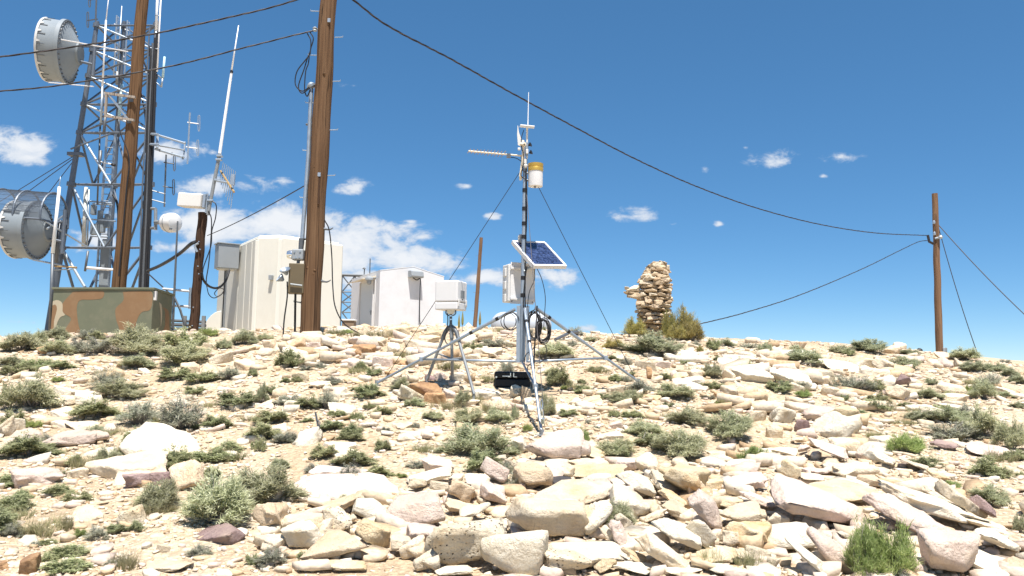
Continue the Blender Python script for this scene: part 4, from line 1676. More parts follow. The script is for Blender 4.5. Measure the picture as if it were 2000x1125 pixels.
mast_rod('pipe_mast', 'dark mast pipe leaning beside the lower dish', [((108, 520), (118, 430), 0.07, 0.065, 'steel_dark', 'pipe'), ((100, 520), (150, 522), 0.025, 0.025, 'brass', 'crossbar'), ((104, 527), (140, 526), 0.02, 0.02, 'galv', 'crossbar')], 26.2, 'pipe masts')
mast_rod('panel_antenna', 'tall narrow cream panel antenna inside the lower tower', [((163, 485), (168, 366), 0.07, 0.07, 'beige', 'panel'), ((170, 485), (174, 370), 0.03, 0.03, 'galv', 'pipe')], DT + 0.4)
mast_rod('tube_antenna', 'white horizontal tube antenna low in front of the tower', [((170, 523), (208, 526), 0.055, 0.045, 'white_paint', 'tube'), ((208, 526), (228, 527), 0.05, 0.03, 'white_paint', 'tip'), ((166, 530), (172, 490), 0.04, 0.04, 'steel_dark', 'pipe')], DT - 0.4)
mast_rod('sleeve_antenna', 'dark blue sleeve antenna on white arm in the tower middle', [((193, 338), (197, 294), 0.05, 0.05, 'steel_dark', 'sleeve'), ((196, 316), (224, 322), 0.03, 0.03, 'white_paint', 'arm'), ((218, 321), (225, 323), 0.05, 0.05, 'black', 'end_cap'), ((190, 400), (196, 240), 0.03, 0.03, 'steel_dark', 'pipe')], DT + 0.2)
mast_rod('sleeve_antenna', 'dark sleeve antenna hanging under the pole crossarm', [((203, 262), (206, 222), 0.05, 0.05, 'steel_dark', 'sleeve'), ((198, 243), (203, 180), 0.02, 0.02, 'steel_grey', 'rod')], DT - 0.3)


def dipole_loop(m, c, h, w_, d):
    a = [P(c[0] - w_, c[1] - h, d), P(c[0] + w_, c[1] - h, d), P(c[0] + w_, c[1] + h, d), P(c[0] - w_, c[1] + h, d)]
    pts = spline(a + [a[0]], 3)
    m.tube(pts, 0.016, 5)


def dipole_array(label, x0, y0, y1, lean, loops, d, dark=True, side=1):
    mt = 'steel_dark' if dark else 'galv'
    r = thing('dipole_array', label, 'antenna', at(P(x0, y1, d), P(x0, y1, d).z), 'dipole antennas on the tower')
    m = MB()
    m.tube([P(x0, y1, d), P(x0 + lean, y0, d)], 0.03, 6)
    m.build('mast_tube', mt, r)
    for (ly, off) in loops:
        xx = x0 + lean * (y1 - ly) / (y1 - y0)
        m = MB()
        m.tube([P(xx - 4 * side, ly - 1, d), P(xx + off, ly + 2, d)], 0.022, 5)
        m.build('arm', mt if dark else 'white_paint', r)
        m = MB()
        dipole_loop(m, (xx + off + 0.5, ly), 13, 1.6, d)
        m.build('folded_dipole', mt, r)
    return r


dipole_array('dark two loop dipole array on outrigger arms right of the tower', 321, 302, 404, 3.5, [(318, 16), (365, 16)], DT)
for y in (378, 396):
    m = MB()
    m.tube([P(297, y - 6, DT - 0.1), P(323, y + 1, DT)], 0.022, 5)
    m.build('outrigger_arm', 'steel_grey', None, label='thin grey outrigger arm holding the dark dipole array', cat='bracket', group='outrigger arms')
da = dipole_array('pale two element dipole array at the end of a truss boom', 366, 220, 320, 5, [(240, 18), (288, 18)], DT - 0.6, dark=False)
bm_ = thing('truss_boom', 'slender grey truss boom reaching right from the tower leg', 'boom', at(P(300, 290, DT), P(300, 306, DT).z))
for (a, b, rr) in (((302, 262), (362, 280), 0.04), ((303, 283), (360, 293), 0.03), ((303, 291), (357, 307), 0.04), ((308, 262), (307, 289), 0.045), ((361, 277), (359, 308), 0.03), ((296, 262), (308, 263), 0.05), ((294, 282), (308, 283), 0.05)):
    m = MB()
    m.tube([P(*a, DT - 0.2), P(*b, DT - 0.55)], rr, 6)
    m.build('boom_tube', 'galv', bm_)
for x, y in ((312, 291), (336, 298), (357, 306)):
    m = MB()
    m.tube([P(x, y, DT - 0.3), P(x, y + 5, DT - 0.3)], 0.03, 6)
    m.build('hanger', 'steel_dark', bm_)
dipole_array('small pale dipole array with loops at the tower top', 222, 30, 150, 6, [(48, 3), (100, 3)], DT + 0.9, dark=False)
dipole_array('pale dipole array on the rear leg near the tower top', 243, 40, 150, 6, [(58, 3), (110, -3)], DT + 1.0, dark=False)
dipole_array('dark thin antenna rod with loop above the left tower leg', 184, -20, 120, 5, [(38, -16), (-2, -14)], DT, side=-1)
for (a, b, lb_) in (((147, 303), (35, 372), 'upper tower guy wire slanting left above the ice shield'), ((148, 306), (20, 400), 'middle tower guy wire slanting left above the ice shield'), ((149, 307), (85, 390), 'steep tower guy wire dropping behind the ice shield')):
    w = MB()
    p, q = P(*a, DT), P(*b, DT + 2)
    q2 = p + (q - p) * 2.2
    w.tube([p, q2], 0.014, 5)
    w.build('guy_wire', 'wire', None, label=lb_, cat='wire')
m = MB()
p = legp(0, 307)
m.box(p, 0.5, 0.3, 0.12)
m.tube([P(138, 291, DT - 0.3), P(215, 262, DT - 0.3)], 0.03, 6)
m.build('guy_bracket', 'tower', tower)
w = MB()
w.tube([P(287, 532, 25), P(312, 555, 23.6), P(337, 578, 22.4)], 0.022, 5)
w.build('guy_wire', 'wire', None, label='dark guy wire from the tower leg down past the shelter end', cat='wire')
# ------------------------------------------------------------------ weather station on its tripod
DS_ = 9.2


def station():
    feet = [G(735, 754), G(1247, 750), G(1058, 852)]
    base = at(P(1020, 708, DS_), Hs(P(1020, 708, DS_).x, DS_))
    r = thing('weather_station', 'galvanised tripod weather station mast with solar panel and enclosure', 'weather station', base)
    apex = P(1022, 600, DS_)
    low = P(1019, 706, DS_)
    topm = P(1028.5, 330, DS_)
    m = MB()
    m.tube([low, P(1021, 600, DS_), P(1023.5, 470, DS_), P(1026, 310, DS_)], [0.03, 0.03, 0.028, 0.026], 14)
    m.build('mast', 'galv', r, smooth=True)
    # folded steel body of the tripod
    m = MB()
    a, b = P(1010, 598, DS_ - 0.03), P(1009, 708, DS_ - 0.03)
    for (x0, x1, dy) in ((1009, 1016, 0.0), (1028, 1031, 0.02)):
        m.prism([P(x0, 597, DS_ - 0.05), P(x1, 597, DS_ - 0.05), P(x1 - 1, 708, DS_ - 0.05), P(x0 - 1, 708, DS_ - 0.05)], (0.02, 0.05, 0))
    m.prism([P(1016, 598, DS_ - 0.02), P(1028, 598, DS_ - 0.02), P(1026, 707, DS_ - 0.02), P(1015, 707, DS_ - 0.02)], (0, 0.004, 0))
    m.build('tripod_body', 'galv', r)
    # legs, feet, struts
    hips = [P(1006, 604, DS_), P(1046, 601, DS_ + 0.02), P(1025, 603, DS_ - 0.05)]
    joints = [P(825, 711, 9.85), P(1198, 718, 9.95), None]
    for i, (f, h) in enumerate(zip(feet, hips)):
        f = f + UP(0.03)
        m = MB()
        m.tube([h, h.lerp(f, 0.45)], 0.021, 10)
        m.build('leg', 'galv', r, smooth=True)
        m = MB()
        m.tube([h.lerp(f, 0.43), f], 0.0165, 10)
        m.build('leg_extension', 'galv', r, smooth=True)
        m = MB()
        m.box(f - UP(0.02), 0.10, 0.10, 0.012, 0.4)
        m.box(f + UP(0.01), 0.03, 0.05, 0.06, 0.4)
        m.build('foot', 'steel_grey', r)
        j = h.lerp(f, 0.66)
        s0 = low + Vector(((-0.05, 0.07, 0.0)[i], 0, (0.0, 0.0, 0.0)[i])) + Vector((0, -0.03, 0))
        m = MB()
        m.tube([s0, j], 0.0135, 8)
        m.build('strut', 'galv', r, smooth=True)
        m = MB()
        m.box(j, 0.05, 0.05, 0.06, 0.3)
        m.build('strut_clamp', 'galv', r, bevel=0.006)
        for k in (0.12, 0.30):
            m = MB()
            q = h.lerp(f, k)
            dv = (f - h).normalized()
            m.tube([q - dv * 0.02, q + dv * 0.02], 0.0235, 10)
            m.build('tape_band', 'black', r)
    for py in (372, 408, 437, 463, 543, 577):
        m = MB()
        x = 1021 + (600 - py) * 0.0185
        q = P(x, py, DS_)
        m.tube([q - UP(0.024), q + UP(0.024)], 0.032, 12)
        m.build('tape_band', 'black', r)
    # black cables down the mast
    for k, pts in enumerate(([(1027, 330), (1027, 400), (1027, 470), (1026, 540), (1026, 590), (1032, 640)], [(1018, 305), (1020, 330), (1028, 345), (1029, 420), (1027, 470)],
                            [(1029, 520), (1024, 560), (1022, 590), (1026, 640), (1040, 700), (1030, 720), (1040, 760)])):
        m = MB()
        m.tube(spline([P(x, y, DS_ - 0.035 - 0.004 * k) for x, y in pts], 6), 0.006, 6)
        m.build('cable', 'black', r)
    # enclosure (back plate towards us)
    en = thing('instrument_enclosure', 'white instrument enclosure box clamped behind the weather station mast', 'enclosure', at(P(1018, 592, 9.45), P(1018, 592, 9.4).z))
    A, B = P(993, 552, 9.36), P(1046, 555, 9.50)
    t = (B - A)
    t.z = 0
    n = Vector((t.y, -t.x, 0)).normalized()
    cz = (A + B) / 2
    hh = (P(1018, 514, 9.4).z - P(1018, 591, 9.4).z) / 2
    m = MB()
    m.obox(cz - n * 0.105, t * 0.5, n * 0.10, UP(hh * 0.96))
    m.build('housing', 'white_plastic', en, bevel=0.015)
    m = MB()
    m.obox(cz + n * 0.004, t * 0.43, n * 0.005, UP(hh * 1.05))
    m.build('back_plate', 'white_paint', en, bevel=0.004)
    for z in (hh * 0.75, -hh * 0.8):
        m = MB()
        m.obox(cz + n * 0.02 + UP(z), t * 0.45, n * 0.012, UP(0.012))
        m.build('mount_rail', 'white_paint', en)
    for z in (hh * 0.55, -hh * 0.1, -hh * 0.75):
        m = MB()
        m.obox(A - t * 0.02 - n * 0.11 + UP(z), t * 0.03, n * 0.04, UP(0.05))
        m.build('latch', 'white_plastic', en, bevel=0.006)
    for u in (-0.38, 0.38):
        for z in (-0.93, 0.93):
            m = MB()
            m.lathe([(0.008, 0), (0.008, 0.006)], cz + t * u + n * 0.01 + UP(hh * z), n, 8)
            m.build('screw', 'steel_dark', en)
    # solar panel
    TL, TR, BR, BL = P(1001, 470, 9.32), P(1062, 476, 9.60), P(1107, 519, 9.30), P(1043, 518, 9.02)
    TR = TL + (BR - BL)
    nn = (TR - TL).cross(BL - TL).normalized()
    if nn.z < 0:
        nn = -nn
    sp = thing('solar_panel', 'blue solar panel in white frame tilted on the weather station mast', 'solar panel', (TL + BR) / 2 - UP(0.2))
    cx, ex, ey = (TL + BR) / 2, (TR - TL) / 2, (BL - TL) / 2
    lx, ly = ex.length, ey.length
    ux, uy = ex.normalized(), ey.normalized()
    for (c, a, b) in ((cx + ey * 0.97, ex, uy * 0.014), (cx - ey * 0.97, ex, uy * 0.014), (cx + ex * 0.97, ux * 0.014, ey * 0.93), (cx - ex * 0.97, ux * 0.014, ey * 0.93)):
        m = MB()
        m.obox(c - nn * 0.022, a, b, nn * 0.025)
        m.build('frame_bar', 'white_paint', sp, bevel=0.002)
    m = MB()
    m.obox(cx - nn * 0.012, ex * 0.93, ey * 0.93, nn * 0.004)
    m.build('backing', 'white_paint', sp)
    for i in range(6):
        for j in range(6):
            c = cx + ex * 0.9 * ((i + 0.5) / 3 - 1) + ey * 0.9 * ((j + 0.5) / 3 - 1)
            m = MB()
            m.obox(c - nn * 0.006, ex * 0.143, ey * 0.143, nn * 0.0025)
            m.build('cell', 'cell', sp)
    m = MB()
    m.obox(cx - nn * 0.06, ex * 0.2, ey * 0.2, nn * 0.012)
    m.build('junction_box', 'black', sp)
    m = MB()
    m.tube([cx - nn * 0.05 - ex * 0.2, P(1024, 512, DS_ - 0.03)], 0.018, 8)
    m.tube([cx - nn * 0.05 + ey * 0.3, P(1023, 530, DS_ - 0.03)], 0.014, 8)
    m.build('bracket', 'galv', sp)
    for k, pts in enumerate(([(1043, 522, 9.1), (1044, 545, 9.15), (1034, 570, 9.12), (1030, 600, 9.12)], [(1048, 523, 9.1), (1058, 545, 9.1), (1065, 580, 9.1), (1063, 620, 9.1), (1062, 640, 9.1)])):
        m = MB()
        m.tube(spline([P(*q) for q in pts], 8), 0.0045, 6)
        m.build('lead_wire', 'black', sp)
    # temperature shield
    ts = thing('radiation_shield', 'small white louvred radiation shield just above the solar panel', 'sensor', P(1020, 476, 9.35))
    for i in range(6):
        m = MB()
        q = P(1020, 474 - i * 2.4, 9.38)
        m.lathe([(0.05, -0.004), (0.058, -0.004), (0.045, 0.006), (0.02, 0.008)], q, n=18)
        m.build('louvre', 'white_plastic', ts, smooth=True)
    m = MB()
    m.lathe([(0.05, 0), (0.04, 0.015), (0.02, 0.02)], P(1020, 460.5, 9.38), n=18)
    m.build('cap', 'white_plastic', ts, smooth=True)
    # rain gauge
    rg = thing('rain_gauge', 'white cylinder rain gauge with broad gold band on the mast', 'rain gauge', P(1046, 366, DS_))
    z0, z1, z2 = P(1046, 365, DS_).z, P(1046, 336, DS_).z, P(1046, 321, DS_).z
    q = at(P(1046, 345, DS_ - 0.02), z0)
    R = 0.091
    m = MB()
    m.lathe([(0.0, 0.0), (R * 0.96, 0.0), (R * 0.97, 0.01), (R * 0.97, z1 - z0 + 0.01)], q, n=36)
    m.build('body', 'white_paint', rg, smooth=True)
    m = MB()
    m.lathe([(R * 0.985, z1 - z0), (R * 1.02, z1 - z0), (R * 1.02, (z1 + z2) / 2 - z0 - 0.006), (R * 0.99, (z1 + z2) / 2 - z0), (R * 1.02, (z1 + z2) / 2 - z0 + 0.006), (R * 1.02, z2 - z0), (R * 0.93, z2 - z0), (R * 0.5, z2 - z0 - 0.05)], q, n=36, cap=False)
    m.build('collector_ring', 'gold', rg, smooth=True)
    m = MB()
    m.box(q + Vector((-0.005, 0.0, -0.008)), 0.02, 0.05, 0.016)
    m.build('drain_outlet', 'steel_dark', rg)
    m = MB()
    m.tube([P(1026, 338, DS_), P(1034, 338, DS_ - 0.02)], 0.016, 8)
    m.tube([P(1026, 352, DS_), P(1034, 352, DS_ - 0.02)], 0.016, 8)
    m.build('bracket', 'galv', rg)
    # yagi
    ya = thing('yagi_antenna', 'tan yagi antenna pointing sideways from the station mast top', 'antenna', P(968, 300, 9.2))
    y0, y1 = P(915, 295, 9.05), P(1022, 304.5, DS_)
    m = MB()
    m.tube([y0, y1], 0.011, 8)
    m.build('boom', 'cream_plastic', ya)
    ey_ = Vector((0.045, -0.02, 0.055))
    for i in range(11):
        q = y0.lerp(y1, 0.012 + 0.062 * i)
        m = MB()
        hl = 0.45 + 0.022 * i
        m.tube([q - ey_ * hl, q + ey_ * hl], 0.004, 5)
        m.build('element', 'brass', ya)
    m = MB()
    m.box(y0.lerp(y1, 0.73) - UP(0.015), 0.05, 0.03, 0.05)
    m.build('feed_block', 'steel_dark', ya)
    m = MB()
    m.tube(spline([y0.lerp(y1, 0.75) - UP(0.03), P(1008, 309, DS_), P(1018, 315, DS_)], 5), 0.005, 5)
    m.build('coax', 'black', ya)
    # head cluster
    hd = thing('sensor_head', 'cluster of white sensors, flat plate and thin whip at the mast top', 'sensor', P(1025, 320, DS_))
    m = MB()
    m.tube([P(1029, 310, DS_), P(1029.5, 250, DS_)], 0.013, 10)
    m.build('upper_pipe', 'white_plastic', hd, smooth=True)
    m = MB()
    m.tube([P(1028.5, 305, DS_), P(1029, 279, DS_)], 0.021, 10)
    m.build('pipe_sleeve', 'galv', hd, smooth=True)
    c = P(1029.5, 247, DS_)
    m = MB()
    m.obox(c, Vector((0.088, 0.01, -0.004)), Vector((0.0, 0.06, 0.022)), Vector((0.006, -0.006, 0.014)))
    m.build('flat_plate', 'white_plastic', hd, bevel=0.004)
    m = MB()
    m.tube([P(1031, 244, DS_), P(1032.5, 180, DS_)], [0.0065, 0.004], 6)
    m.build('whip', 'antenna_white', hd)
    m = MB()
    fin = [P(1011, 245, DS_ - 0.05), P(1012.5, 258, DS_ - 0.05), P(1019, 276, DS_ - 0.03), P(1023, 280, DS_ - 0.02), P(1018, 287, DS_ - 0.03), P(1011.5, 283, DS_ - 0.05), P(1010, 262, DS_ - 0.05)]
    m.prism(fin, (0.006, 0.006, 0))
    m.build('vane_fin', 'white_plastic', hd)
    m = MB()
    m.tube([P(1016, 281, DS_ - 0.04), P(1027, 283, DS_ - 0.06)], 0.018, 10)
    m.lathe([(0.02, 0), (0.019, 0.03), (0.010, 0.031)], P(1024, 282, DS_ - 0.06), (0.1, -1, 0), 14)
    m.build('vane_body', 'cream_plastic', hd, smooth=True)
    m = MB()
    m.lathe([(0.009, 0.0), (0.009, 0.004)], P(1024, 282, DS_ - 0.092), (0.1, -1, 0), 12)
    m.build('bearing', 'black', hd)
    m = MB()
    m.box(P(1014, 291, DS_ - 0.04), 0.035, 0.03, 0.03)
    m.build('housing', 'white_plastic', hd, bevel=0.006)
    m = MB()
    m.box(P(1029.5, 296, DS_ - 0.04), 0.03, 0.03, 0.055)
    m.build('housing', 'white_plastic', hd, bevel=0.006)
    m = MB()
    for (x, y) in ((1036, 298), (1034.5, 283)):
        m.lathe([(0.004, -0.02), (0.028, 0.012), (0.03, 0.016), (0.02, 0.012)], P(x, y, DS_ - 0.02), (0.8, -0.4, 0.3), 12)
    m.build('cup', 'black', hd, smooth=True)
    m = MB()
    m.tube(spline([P(1021, 275, DS_), P(1022, 296, DS_ - 0.03), P(1020, 318, DS_ - 0.03), P(1016, 345, DS_ - 0.02)], 5), [0.02] * 5 + [0.018] * 6 + [0.016] * 5, 10)
    m.lathe([(0.012, 0), (0.018, 0.015), (0.021, 0.04), (0.018, 0.05)], P(1016.5, 352, DS_), (0.1, 0, 1), 14)
    m.build('sensor_tube', 'cream_plastic', hd, smooth=True)
    m = MB()
    m.lathe([(0.02, -0.02), (0.028, 0), (0.026, 0.02), (0.012, 0.03)], P(1026.5, 325, DS_ - 0.03), n=16)
    m.lathe([(0.02, -0.02), (0.02, 0.03)], P(1025.5, 316, DS_ - 0.02), n=12)
    m.build('dome_sensor', 'white_plastic', hd, smooth=True)
    m = MB()
    m.tube(spline([P(1023, 254, DS_ - 0.03), P(1018.5, 270, DS_ - 0.04), P(1019, 290, DS_ - 0.05), P(1022, 300, DS_ - 0.05), P(1021, 325, DS_ - 0.05), P(1017, 340, DS_ - 0.04), P(1020, 346, DS_ - 0.04), P(1026, 350, DS_ - 0.03)], 6), 0.005, 6)
    m.build('sensor_lead', 'black', hd)
    # guy wires
    for (a, bq, lab) in ((P(1014, 338, DS_), feet[0] + Vector((0.05, 0.1, 0.02)), 'thin guy wire from mast top to the tripod foot by the gauge'),
                         (P(1052, 366, DS_), feet[1] + Vector((0.0, 0.1, 0.02)), 'thin guy wire from rain gauge to the tripod foot by the sagebrush'),
                         (P(1029, 380, DS_ - 0.04), feet[2] + Vector((0.03, 0.02, 0.1)), 'pale guy wire down the front of the weather station')):
        w = MB()
        w.tube([a, bq], 0.004, 5)
        w.build('guy_wire', 'wire_bare' if 'pale' in lab else 'wire', None, label=lab, cat='wire')
    # turnbuckle at the front foot
    tb = thing('turnbuckle', 'bright steel turnbuckle hanging beside the front tripod foot', 'turnbuckle', P(1058, 838, 8.0))
    m = MB()
    for s in (-1, 1):
        m.tube([P(1058 + s * 2, 803, 8.0), P(1059 + s * 2.4, 826, 8.0)], 0.006, 6)
    m.lathe([(0.014, 0), (0.014, 0.02)], P(1058, 803, 8.0), n=8)
    m.lathe([(0.02, 0), (0.022, 0.05), (0.012, 0.06)], P(1060, 828, 8.0), n=8)
    m.build('body', 'chrome', tb)
    m = MB()
    m.tube(spline([P(1058, 803, 8.0), P(1055, 790, 8.02), P(1058, 780, 8.02), P(1060, 790, 8.02), P(1058, 800, 8.0)], 5), 0.005, 6)
    m.build('hook', 'galv', tb)
    # coils of cable hung at the hips
    def coil(label, cx, cy, rx, ry, n, d, rad=0.006):
        c = thing('cable_coil', label, 'cable coil', P(cx, cy + ry, d), 'coils of black cable on the tripod')
        rnd = random.Random(int(cx))
        for i in range(n):
            k1, k2 = rnd.uniform(0.8, 1.08), rnd.uniform(0.8, 1.08)
            ox, oy = rnd.uniform(-3, 3), rnd.uniform(-2, 3)
            pts = [P(cx + ox + rx * k1 * math.cos(2 * math.pi * j / 18), cy + oy + ry * k2 * math.sin(2 * math.pi * j / 18), d + 0.02 * math.sin(j + i) + 0.008 * i) for j in range(19)]
            m = MB()
            m.tube(spline(pts, 3), rad, 6)
            m.build('loop', 'black', c)
        return c
    coil('fat coil of black cable hanging right of the station leg joint', 1062, 645, 13, 24, 9, DS_ - 0.08)
    coil('narrow coil of black cable tangled at the tripod hub', 1043, 635, 12, 29, 9, DS_ - 0.06, 0.005)
    coil('thin loop of black cable hung under the leg left of the hub', 996, 628, 14, 18, 3, DS_ - 0.04, 0.005)
    for k, pts in enumerate(([(1049, 597), (1047, 640), (1044, 680), (1042, 745)], [(1062, 668), (1068, 685), (1060, 705), (1046, 710)], [(1045, 660), (1042, 680), (1028, 692), (1024, 710), (1030, 730)])):
        w = MB()
        w.tube(spline([P(x, y, DS_ - 0.12) for x, y in pts], 7), 0.009 if k == 0 else 0.005, 6)
        w.build('cable_tail', 'black', None, label=('stiff black cable end hanging straight below the tripod hub', 'thin black cable end trailing from the fat coil', 'black cable end drooping from the narrow coil')[k], cat='cable')
    return feet


station_feet = station()


def gauge_box():
    D = 9.6
    r = thing('gauge_box', 'white box shaped snow gauge with grey label on a steel tripod', 'gauge', G(882, 760))
    yaw = math.radians(27)
    ux = Vector((math.cos(yaw), -math.sin(yaw) * 1.0, 0))
    # near vertical corner at px 893
    corner = P(893.5, 578, D - 0.14)
    left = Vector((-math.cos(math.radians(20)), math.sin(math.radians(20)), 0))
    right = Vector((math.sin(math.radians(20)), math.cos(math.radians(20)), 0))
    wl, wr = 0.31, 0.30
    zt, zb = P(893, 547, D - 0.1).z, P(893, 605, D - 0.1).z
    cen = at(corner + left * wl / 2 + right * wr / 2, (zt + zb) / 2)
    z_split = zb + 0.095
    m = MB()
    m.obox(at(cen, (zt + z_split) / 2), left * wl / 2, right * wr / 2, UP((zt - z_split) / 2 - 0.002))
    m.build('upper_housing', 'white_paint', r, bevel=0.022, seg=4)
    m = MB()
    m.obox(at(cen, (zb + z_split) / 2), left * (wl / 2 - 0.002), right * (wr / 2 - 0.002), UP((z_split - zb) / 2))
    m.build('lower_housing', 'white_paint', r, bevel=0.016, seg=4)
    fc = at(cen - left * (wl / 2), 0)
    lab = at(corner + right * wr * 0.52, zt - 0.17) - left * 0.0008
    m = MB()
    m.obox(lab, right * 0.062, left * 0.0012, UP(0.048))
    m.build('data_label', 'label_grey', r)
    m = MB()
    m.obox(at(lab, lab.z - 0.064), right * 0.018, left * 0.0015, UP(0.006))
    m.build('keyhole', 'black', r)
    for s in (0.12, 0.88):
        m = MB()
        m.obox(at(corner + right * wr * s, z_split - 0.005) - left * 0.006, right * 0.012, left * 0.008, UP(0.045))
        m.build('latch', 'white_plastic', r, bevel=0.004)
    # neck, yoke
    nk = at(cen, zb)
    ap = P(880.5, 640, D)
    nk2 = Vector((P(880.5, 610, D).x, P(880.5, 610, D).y, zb))
    m = MB()
    m.lathe([(0.055, 0.01), (0.05, -0.03), (0.032, -0.05)], nk2, n=18)
    m.build('swivel', 'beige', r, smooth=True)
    m = MB()
    m.tube(spline([nk2 + Vector((-0.06, 0, 0)), nk2 + Vector((-0.06, 0, -0.04)), nk2 + Vector((-0.03, 0, -0.065)), nk2 + Vector((0.03, 0, -0.065)), nk2 + Vector((0.06, 0, -0.04)), nk2 + Vector((0.06, 0, 0))], 4), 0.008, 8)
    m.build('yoke', 'steel_dark', r, smooth=True)
    m = MB()
    m.tube([nk2 - UP(0.05), P(880.5, 632, D), P(880.8, 640, D)], [0.018, 0.018, 0.03], 12)
    m.build('neck_post', 'steel_dark', r, smooth=True)
    for y in (617, 624):
        m = MB()
        q = P(880.5, y, D)
        m.tube([q - UP(0.008), q + UP(0.008)], 0.022, 12)
        m.build('clamp_ring', 'chrome', r)
    m = MB()
    m.tube([P(880.8, 634, D), P(881.5, 660, D)], 0.022, 12)
    m.build('sleeve', 'steel_grey', r, smooth=True)
    # spider head and legs
    feet = [(833, 742), (884, 758), (926, 770)]
    hips = [P(869, 650, D + 0.05), P(882, 645, D + 0.03), P(892, 650, D - 0.04)]
    for (fx, fy), h, dd in zip(feet, hips, (9.75, 9.95, 9.25)):
        f = P(fx, fy, dd)
        g = Hs(f.x, f.y)
        f = at(f, min(f.z, g + 0.12))
        m = MB()
        m.tube([h, f], 0.019, 10)
        m.tube([f + (h - f).normalized() * 0.02, at(f, g - 0.1)], 0.016, 8)
        m.build('leg', 'steel_grey', r, smooth=True)
        m = MB()
        m.tube([P(881, 637, D), h.lerp(P(881, 636, D), 0.45) + UP(0.012), h, h.lerp(f, 0.14)], [0.026, 0.028, 0.027, 0.024], 10)
        m.build('head_arm', 'steel_dark', r, smooth=True)
        m = MB()
        m.tube([P(882, 701, D), P(882, 701, D).lerp(h.lerp(f, 0.42), 0.3), h.lerp(f, 0.42)], 0.012, 8)
        m.build('spreader', 'steel_grey', r)
    m = MB()
    m.tube([P(881.5, 655, D), P(882, 703, D)], 0.013, 8)
    m.build('centre_post', 'steel_grey', r)
    m = MB()
    m.tube(spline([nk2 + Vector((-0.04, 0, -0.04)), P(874.5, 630, D - 0.03), P(871, 650, D - 0.04), P(869, 662, D - 0.04), P(873, 671, D - 0.03), P(882, 673, D)], 6), 0.007, 6)
    m.build('cable', 'black', r)


gauge_box()


def case():
    D = G(1000, 758).y
    a, b = P(965, 741, D), P(1037, 741, D)
    zb, zt = P(1000, 757, D).z, P(1000, 726, D).z
    r = thing('equipment_case', 'black plastic equipment case lying under the weather station', 'case', at((a + b) / 2, zb))
    t = (b - a)
    t.z = 0
    w = t.length
    t.normalize()
    n = Vector((t.y, -t.x, 0))
    c = at((a + b) / 2 - n * 0.16, 0)
    zs = zb + (zt - zb) * 0.55
    m = MB()
    m.obox(at(c, (zs + zt) / 2), t * w / 2, n * 0.17, UP((zt - zs) / 2 - 0.001))
    m.build('lid', 'case', r, bevel=0.025, seg=3)
    m = MB()
    m.obox(at(c, (zb + zs) / 2), t * (w / 2 - 0.008), n * 0.165, UP((zs - zb) / 2))
    m.build('tray', 'case', r, bevel=0.02, seg=3)
    for u in (-0.30, -0.22, 0.10, 0.30):
        m = MB()
        m.obox(at(c + t * w * u, (zs + zt) / 2) + n * 0.17, t * 0.011, n * 0.008, UP((zt - zs) * 0.42))
        m.build('rib', 'case', r, bevel=0.004)
    # silver latches, bars laid out as the bright reflection of the handle
    q = at(c, zs + 0.03) + n * 0.178
    for (u, z, hw, hh) in ((-0.16, 0.004, 0.055, 0.006), (-0.055, 0.02, 0.006, 0.028), (0.03, 0.02, 0.006, 0.028), (0.075, -0.004, 0.022, 0.005), (-0.08, -0.004, 0.02, 0.005)):
        m = MB()
        m.obox(q + t * w * u + UP(z), t * hw, n * 0.006, UP(hh))
        m.build('latch', 'chrome', r, bevel=0.002)
    m = MB()
    m.lathe([(0.012, 0), (0.012, 0.01)], at(c - t * w * 0.44, zs + 0.02) + n * 0.165, n, 10)
    m.build('hinge_pin', 'chrome', r)


case()

# small sticks and pipes
m = MB()
s0 = G(624, 862)
m.tube([s0 - UP(0.05), P(621, 830, s0.y), P(616, 805, s0.y)], [0.012, 0.013, 0.011], 6)
m.tube([P(618, 818, s0.y), P(625, 825, s0.y - 0.02), P(624, 835, s0.y - 0.02)], 0.006, 5)
m.build('burnt_stick', 'steel_dark', None, label='thin dark stick standing upright among the pale stones', cat='stick')
m = MB()
s0 = G(1085, 668)
s1 = G(1128, 657)
m.tube([s0 + UP(0.04), s0.lerp(s1, 0.6) + UP(0.1), s1 + UP(0.08)], 0.03, 8)
m.build('fallen_pipe', 'steel_dark', None, label='dark length of pipe lying on the crest beyond the coiled cables', cat='pipe')
# ------------------------------------------------------------------ stones
_ICO = {}


def ico(sub):
    if sub not in _ICO:
        bm = bmesh.new()
        bmesh.ops.create_icosphere(bm, subdivisions=sub, radius=1.0)
        bm.verts.ensure_lookup_table()
        v = np.array([x.co[:] for x in bm.verts])
        f = np.array([[x.index for x in p.verts] for p in bm.faces])
        bm.free()
        _ICO[sub] = (v, f)
    return _ICO[sub]


